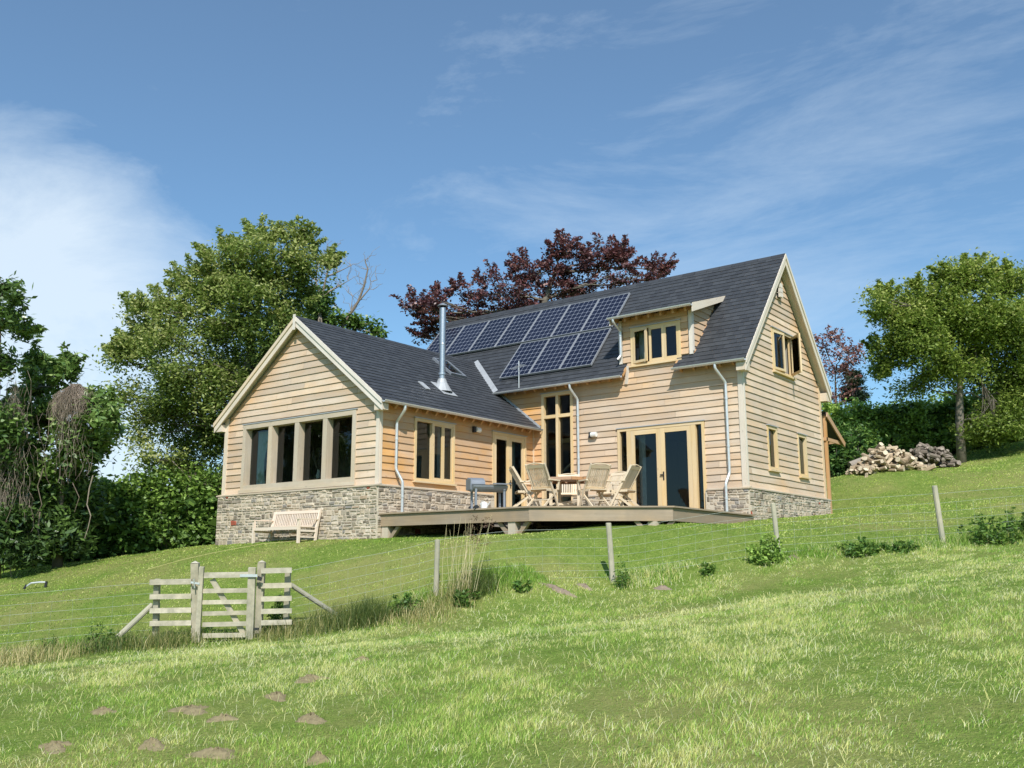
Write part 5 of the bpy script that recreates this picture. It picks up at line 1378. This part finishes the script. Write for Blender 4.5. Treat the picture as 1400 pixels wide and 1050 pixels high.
tuft('rush_clump','bright green tussock left of the gate beside the strut foot',150,893,15.0,600,.3,.3,tone=.35,seed=9)
def weed(name,label,px,py,d,rx,h,n,seed,ln=.09,w=.05,tone=.45,mat='nettle',cat='plant'):
    rr=random.Random(seed); q=gp(px,py,d); root=empty(name,q,label,cat); lv=Leaves(); c=MB()
    for i in range(max(5,int(n*.6))):
        a=rr.uniform(0,2*PI); r_=rx*1.15*math.sqrt(rr.random()); b=V3(q)+V3((math.cos(a)*r_,math.sin(a)*r_,0)); b[2]=g1(b[0],b[1])
        hh=h*.85*rr.uniform(.35,1.1)*(1-.4*min(1,r_/rx)**2); t=b+V3((rr.uniform(-.08,.08),rr.uniform(-.08,.08),hh)); c.tube([b,t],[.006,.003],4)
        for k in range(6): lv.clump(b+(t-b)*(k+1)/6,.055+.05*(1-k/6),6,ln,w*.8,tone+.25+rr.uniform(-.25,.25),sq=.5)
    c.build('stems',mt['nettle'],root); lv.build('leaves',mt[mat],root); return root
weed('bramble_bush','small dark leafy bush just left of the third fence post',1050,773,17.2,.24,.55,42,1,tone=.35,mat='hedge',cat='bush',ln=.08,w=.06)
weed('bramble_bush','low leafy bush right of the third fence post',1172,762,17.2,.30,.34,40,2,tone=.5,cat='bush')
weed('bramble_bush','spreading low weeds left of the right post',1225,755,17.3,.28,.24,30,3,tone=.4,cat='bush')
weed('nettle_patch','wide patch of nettles beyond the right fence post',1350,740,17.6,.42,.62,70,4,tone=.4,cat='nettles')
weed('nettle_patch','nettle patch running off the right edge',1405,733,17.8,.40,.75,70,5,tone=.45,cat='nettles')
weed('dock_plant','slim upright weed just right of the second fence post',852,797,17.0,.09,.85,12,6,tone=.4,ln=.07,w=.03)
weed('dock_plant','tiny weed under the netting between the second and third posts',967,783,17.0,.08,.3,8,7,tone=.5)
weed('nettle_patch','dark nettles at the foot of the first fence post',553,832,16.4,.22,.36,34,8,tone=.3,cat='nettles')
weed('nettle_patch','nettles in front of the tall pale grass',700-68,832,16.4,.24,.26,30,9,tone=.35,cat='nettles')
weed('dock_plant','single green weed under the netting right of the rush clump',711,822,16.7,.08,.26,7,10)
weed('bramble_bush','bramble growing through the right side rails of the gate',380,858,15.9,.16,.75,22,11,tone=.4,cat='bush',ln=.07)
weed('dock_plant','leafy weeds at the foot of the left strut',140,880,15.0,.3,.4,26,12,tone=.5)
weed('dock_plant','tall spindly dock left of the strut by the netting',130,870,15.3,.10,.75,9,13,tone=.3,ln=.05,w=.03)
weed('dock_plant','reddish spindly dock farther left by the netting',62,885,15.1,.12,.55,9,14,tone=.3,ln=.05,w=.03)
# stones at bank foot
for i,(px,py,lb) in enumerate(rk):
    q=ongr(px,py); mound('rock',lb,'rock',(q.x,q.y,g1(q.x,q.y)+.01),.20+.1*(i%3),.07,.05,'rock',seed=i+90,rough=.5,n=6,group='rocks showing at the foot of the bank')

# ------------------------------------------------------------------ grass
ln0=V3(gp(-140,915,14.8)); 
fl_=[V3(gp(*q)) for q in [(-400,930,14.5),(-140,915,14.8),(206,862,15.6),(396,858,16.0),(596,815,17.0),(838,799,17.2),(1065,763,17.4),(1290,746,17.6),(1560,722,17.9),(1900,700,18.5)]]
def fence_d(x,y):   # signed: >0 beyond fence ; via camera-independent polyline: compare along fwh axis
    u_=(x*rt0.x+y*rt0.y); v_=(x*fwh.x+y*fwh.y)
    fu=np.array([q[0]*rt0.x+q[1]*rt0.y for q in fl_]); fv=np.array([q[0]*fwh.x+q[1]*fwh.y for q in fl_])
    return v_-np.interp(u_,fu,fv)
def wedge(n,d0,d1,margin=1.0,power=1.0):
    """random ground points in front of the viewpoint, thinning out with distance"""
    t=rng.random(n); d=(d0**power+(d1**power-d0**power)*t)**(1/power)
    lat=rng.uniform(-1,1,n)*(.60*d+margin)
    x=CP.x+fwh.x*d+rt0.x*lat; y=CP.y+fwh.y*d+rt0.y*lat
    return x,y,d
def field(name,label,n,d0,d1,power,hmin,hmax,wfac,keep,mat,beyond,kind='grass',straw=0.0):
    x,y,d=wedge(n,d0,d1,1.2,power)
    fd=fence_d(x,y); m=(fd>.0) if beyond else (fd<=.25)
    m&=keep(x,y)
    if beyond: pass
    for mx,my,mr in MHp:
        q=np.hypot(x-mx,(y-my)); m&=~((q<mr*1.02)&(rng.random(len(x))<.86-.6*(q/mr)**2))
    x,y,d=x[m],y[m],d[m]; n=len(x); z=gz(x,y)-.012
    cl_=fbm(x,y,1.3,11,4); c2=fbm(x,y,6.0,21,2); c3=fbm(x,y,.75,31,4)
    h=(hmin+(hmax-hmin)*np.clip((cl_-.3)*1.6+(c2-.5)*.8,0,1))*rng.uniform(.5,1.25,n)
    w=np.maximum(.0045,wfac*d)*rng.uniform(.7,1.3,n)
    a=rng.uniform(0,2*PI,n)+c2*5; le=np.abs(rng.normal(.42,.28,n))*h
    dry=np.clip((c3-.5)*4.0+(c2-.5)*2.6+.42+straw,0,1); dryb=rng.random(n)<(.12+.52*dry)
    t=np.where(dryb,rng.uniform(.66,1.0,n),np.clip(rng.normal(.36+.22*dry,.15,n)+.65*(cl_-.5),0,.75))
    le=np.where(dryb,le*1.4,le)
    dx=np.cos(a)*le+.015;dy=np.sin(a)*le; b=rng.uniform(0,2*PI,n); wx=np.cos(b)*w/2; wy=np.sin(b)*w/2
    v=np.stack([np.c_[x-wx,y-wy,z],np.c_[x+wx,y+wy,z],np.c_[x+wx*.75+dx*.35,y+wy*.75+dy*.35,z+h*.6],np.c_[x-wx*.75+dx*.35,y-wy*.75+dy*.35,z+h*.6],np.c_[x+dx,y+dy,z+h*.95]],1)
    o=bladeobj(name,[(v,t)],mt[mat]); setp(o,label,'grass',kind='stuff'); return o
ok=lambda x,y: np.ones(len(x),bool)
def nohouse(x,y):
    X=x/K;Y=y/K
    m=((X>xw0-.1)&(X<xw1+.2)&(Y>-D-.12)&(Y<7))|((X>-14.2)&(X<.12)&(Y>-.1)&(Y<W+.1))|((X>-7.4)&(X<0)&(Y>-6.6)&(Y<0))
    return ~m
field('rough_grass','rough green meadow grass with straw patches in the foreground',640000,3.4,19,1.15,.022,.080,.00046,ok,'grass',False)
field('lawn_grass','short mown lawn grass on the bank around the house',420000,14,46,1.2,.025,.05,.00085,nohouse,'lawn',True,straw=.10)

def pale_stalks(n):
    x,y,d=wedge(n,4,18,1.0,1.3); m=(fence_d(x,y)<0)&(fbm(x,y,.8,77,3)+.25*fbm(x,y,3,79,2)>.60); x,y,d=x[m],y[m],d[m]; n=len(x); z=gz(x,y)
    h=rng.uniform(.05,.13,n); w=np.maximum(.003,.00035*d); a=rng.uniform(0,2*PI,n); le=h*rng.uniform(.3,1.4,n); dx=np.cos(a)*le;dy=np.sin(a)*le; b=rng.uniform(0,2*PI,n); wx=np.cos(b)*w/2;wy=np.sin(b)*w/2
    v=np.stack([np.c_[x-wx,y-wy,z],np.c_[x+wx,y+wy,z],np.c_[x+wx+dx*.4,y+wy+dy*.4,z+h*.6],np.c_[x-wx+dx*.4,y-wy+dy*.4,z+h*.6],np.c_[x+dx,y+dy,z+h*.8]],1)
    o=bladeobj('dry_grass',[(v,rng.uniform(.75,1,n))],mt['grass']); setp(o,'dry straw coloured grass stalks scattered over the meadow','grass',kind='stuff')
pale_stalks(16000)
def fence_grass(n):
    u_=rng.uniform(-11.5,13.5,n)+(CP.x*rt0.x+CP.y*rt0.y)
    fu=np.array([q[0]*rt0.x+q[1]*rt0.y for q in fl_]); fv=np.array([q[0]*fwh.x+q[1]*fwh.y for q in fl_])
    off=rng.normal(0,.20,n); v_=np.interp(u_,fu,fv)+off; x=u_*rt0.x+v_*fwh.x; y=u_*rt0.y+v_*fwh.y
    a_=fbm(x,y,.9,55,3); keep=(a_+.3*(fbm(x,y,4,56,2)-.5)>.45); 
    gx=P(308,870,15.5); keep&=~((np.hypot(x-gx.x,y-gx.y)<.55)&(rng.random(n)<.85))
    x,y,a_,off=x[keep],y[keep],a_[keep],off[keep]; n=len(x); z=gz(x,y)-.01
    h=(.07+.55*np.clip(a_-.42,0,.3))*np.exp(-(off/.3)**2)*rng.uniform(.5,1.3,n)+.03; w=rng.uniform(.006,.010,n); a=rng.uniform(0,2*PI,n); le=h*np.abs(rng.normal(.4,.25,n)); dx=np.cos(a)*le;dy=np.sin(a)*le; b=rng.uniform(0,2*PI,n); wx=np.cos(b)*w/2;wy=np.sin(b)*w/2
    v=np.stack([np.c_[x-wx,y-wy,z],np.c_[x+wx,y+wy,z],np.c_[x+wx*.8+dx*.4,y+wy*.8+dy*.4,z+h*.6],np.c_[x-wx*.8+dx*.4,y-wy*.8+dy*.4,z+h*.6],np.c_[x+dx,y+dy,z+h*.95]],1)
    dry=rng.random(n)<np.clip((fbm(x,y,.6,58,2)-.35)*1.6,.08,.7)
    o=bladeobj('verge_grass',[(v,np.where(dry,rng.uniform(.7,1,n),rng.normal(.3,.15,n).clip(0,.7)))],mt['grass']); setp(o,'longer uncut grass growing in a ragged strip under the wire fence','grass',kind='stuff')
fence_grass(60000)

# ------------------------------------------------------------------ render settings
sc.render.engine='CYCLES'
sc.view_settings.view_transform='Standard'; sc.view_settings.look='None'; sc.view_settings.exposure=0; sc.view_settings.gamma=1
sc.render.resolution_x=1024; sc.render.resolution_y=768
sc.cycles.max_bounces=8; sc.cycles.transparent_max_bounces=12; sc.cycles.caustics_reflective=False; sc.cycles.caustics_refractive=False
#print('LEAFCHK',sum(len(o.data.polygons) for o in bpy.data.objects if o.type=='MESH'))
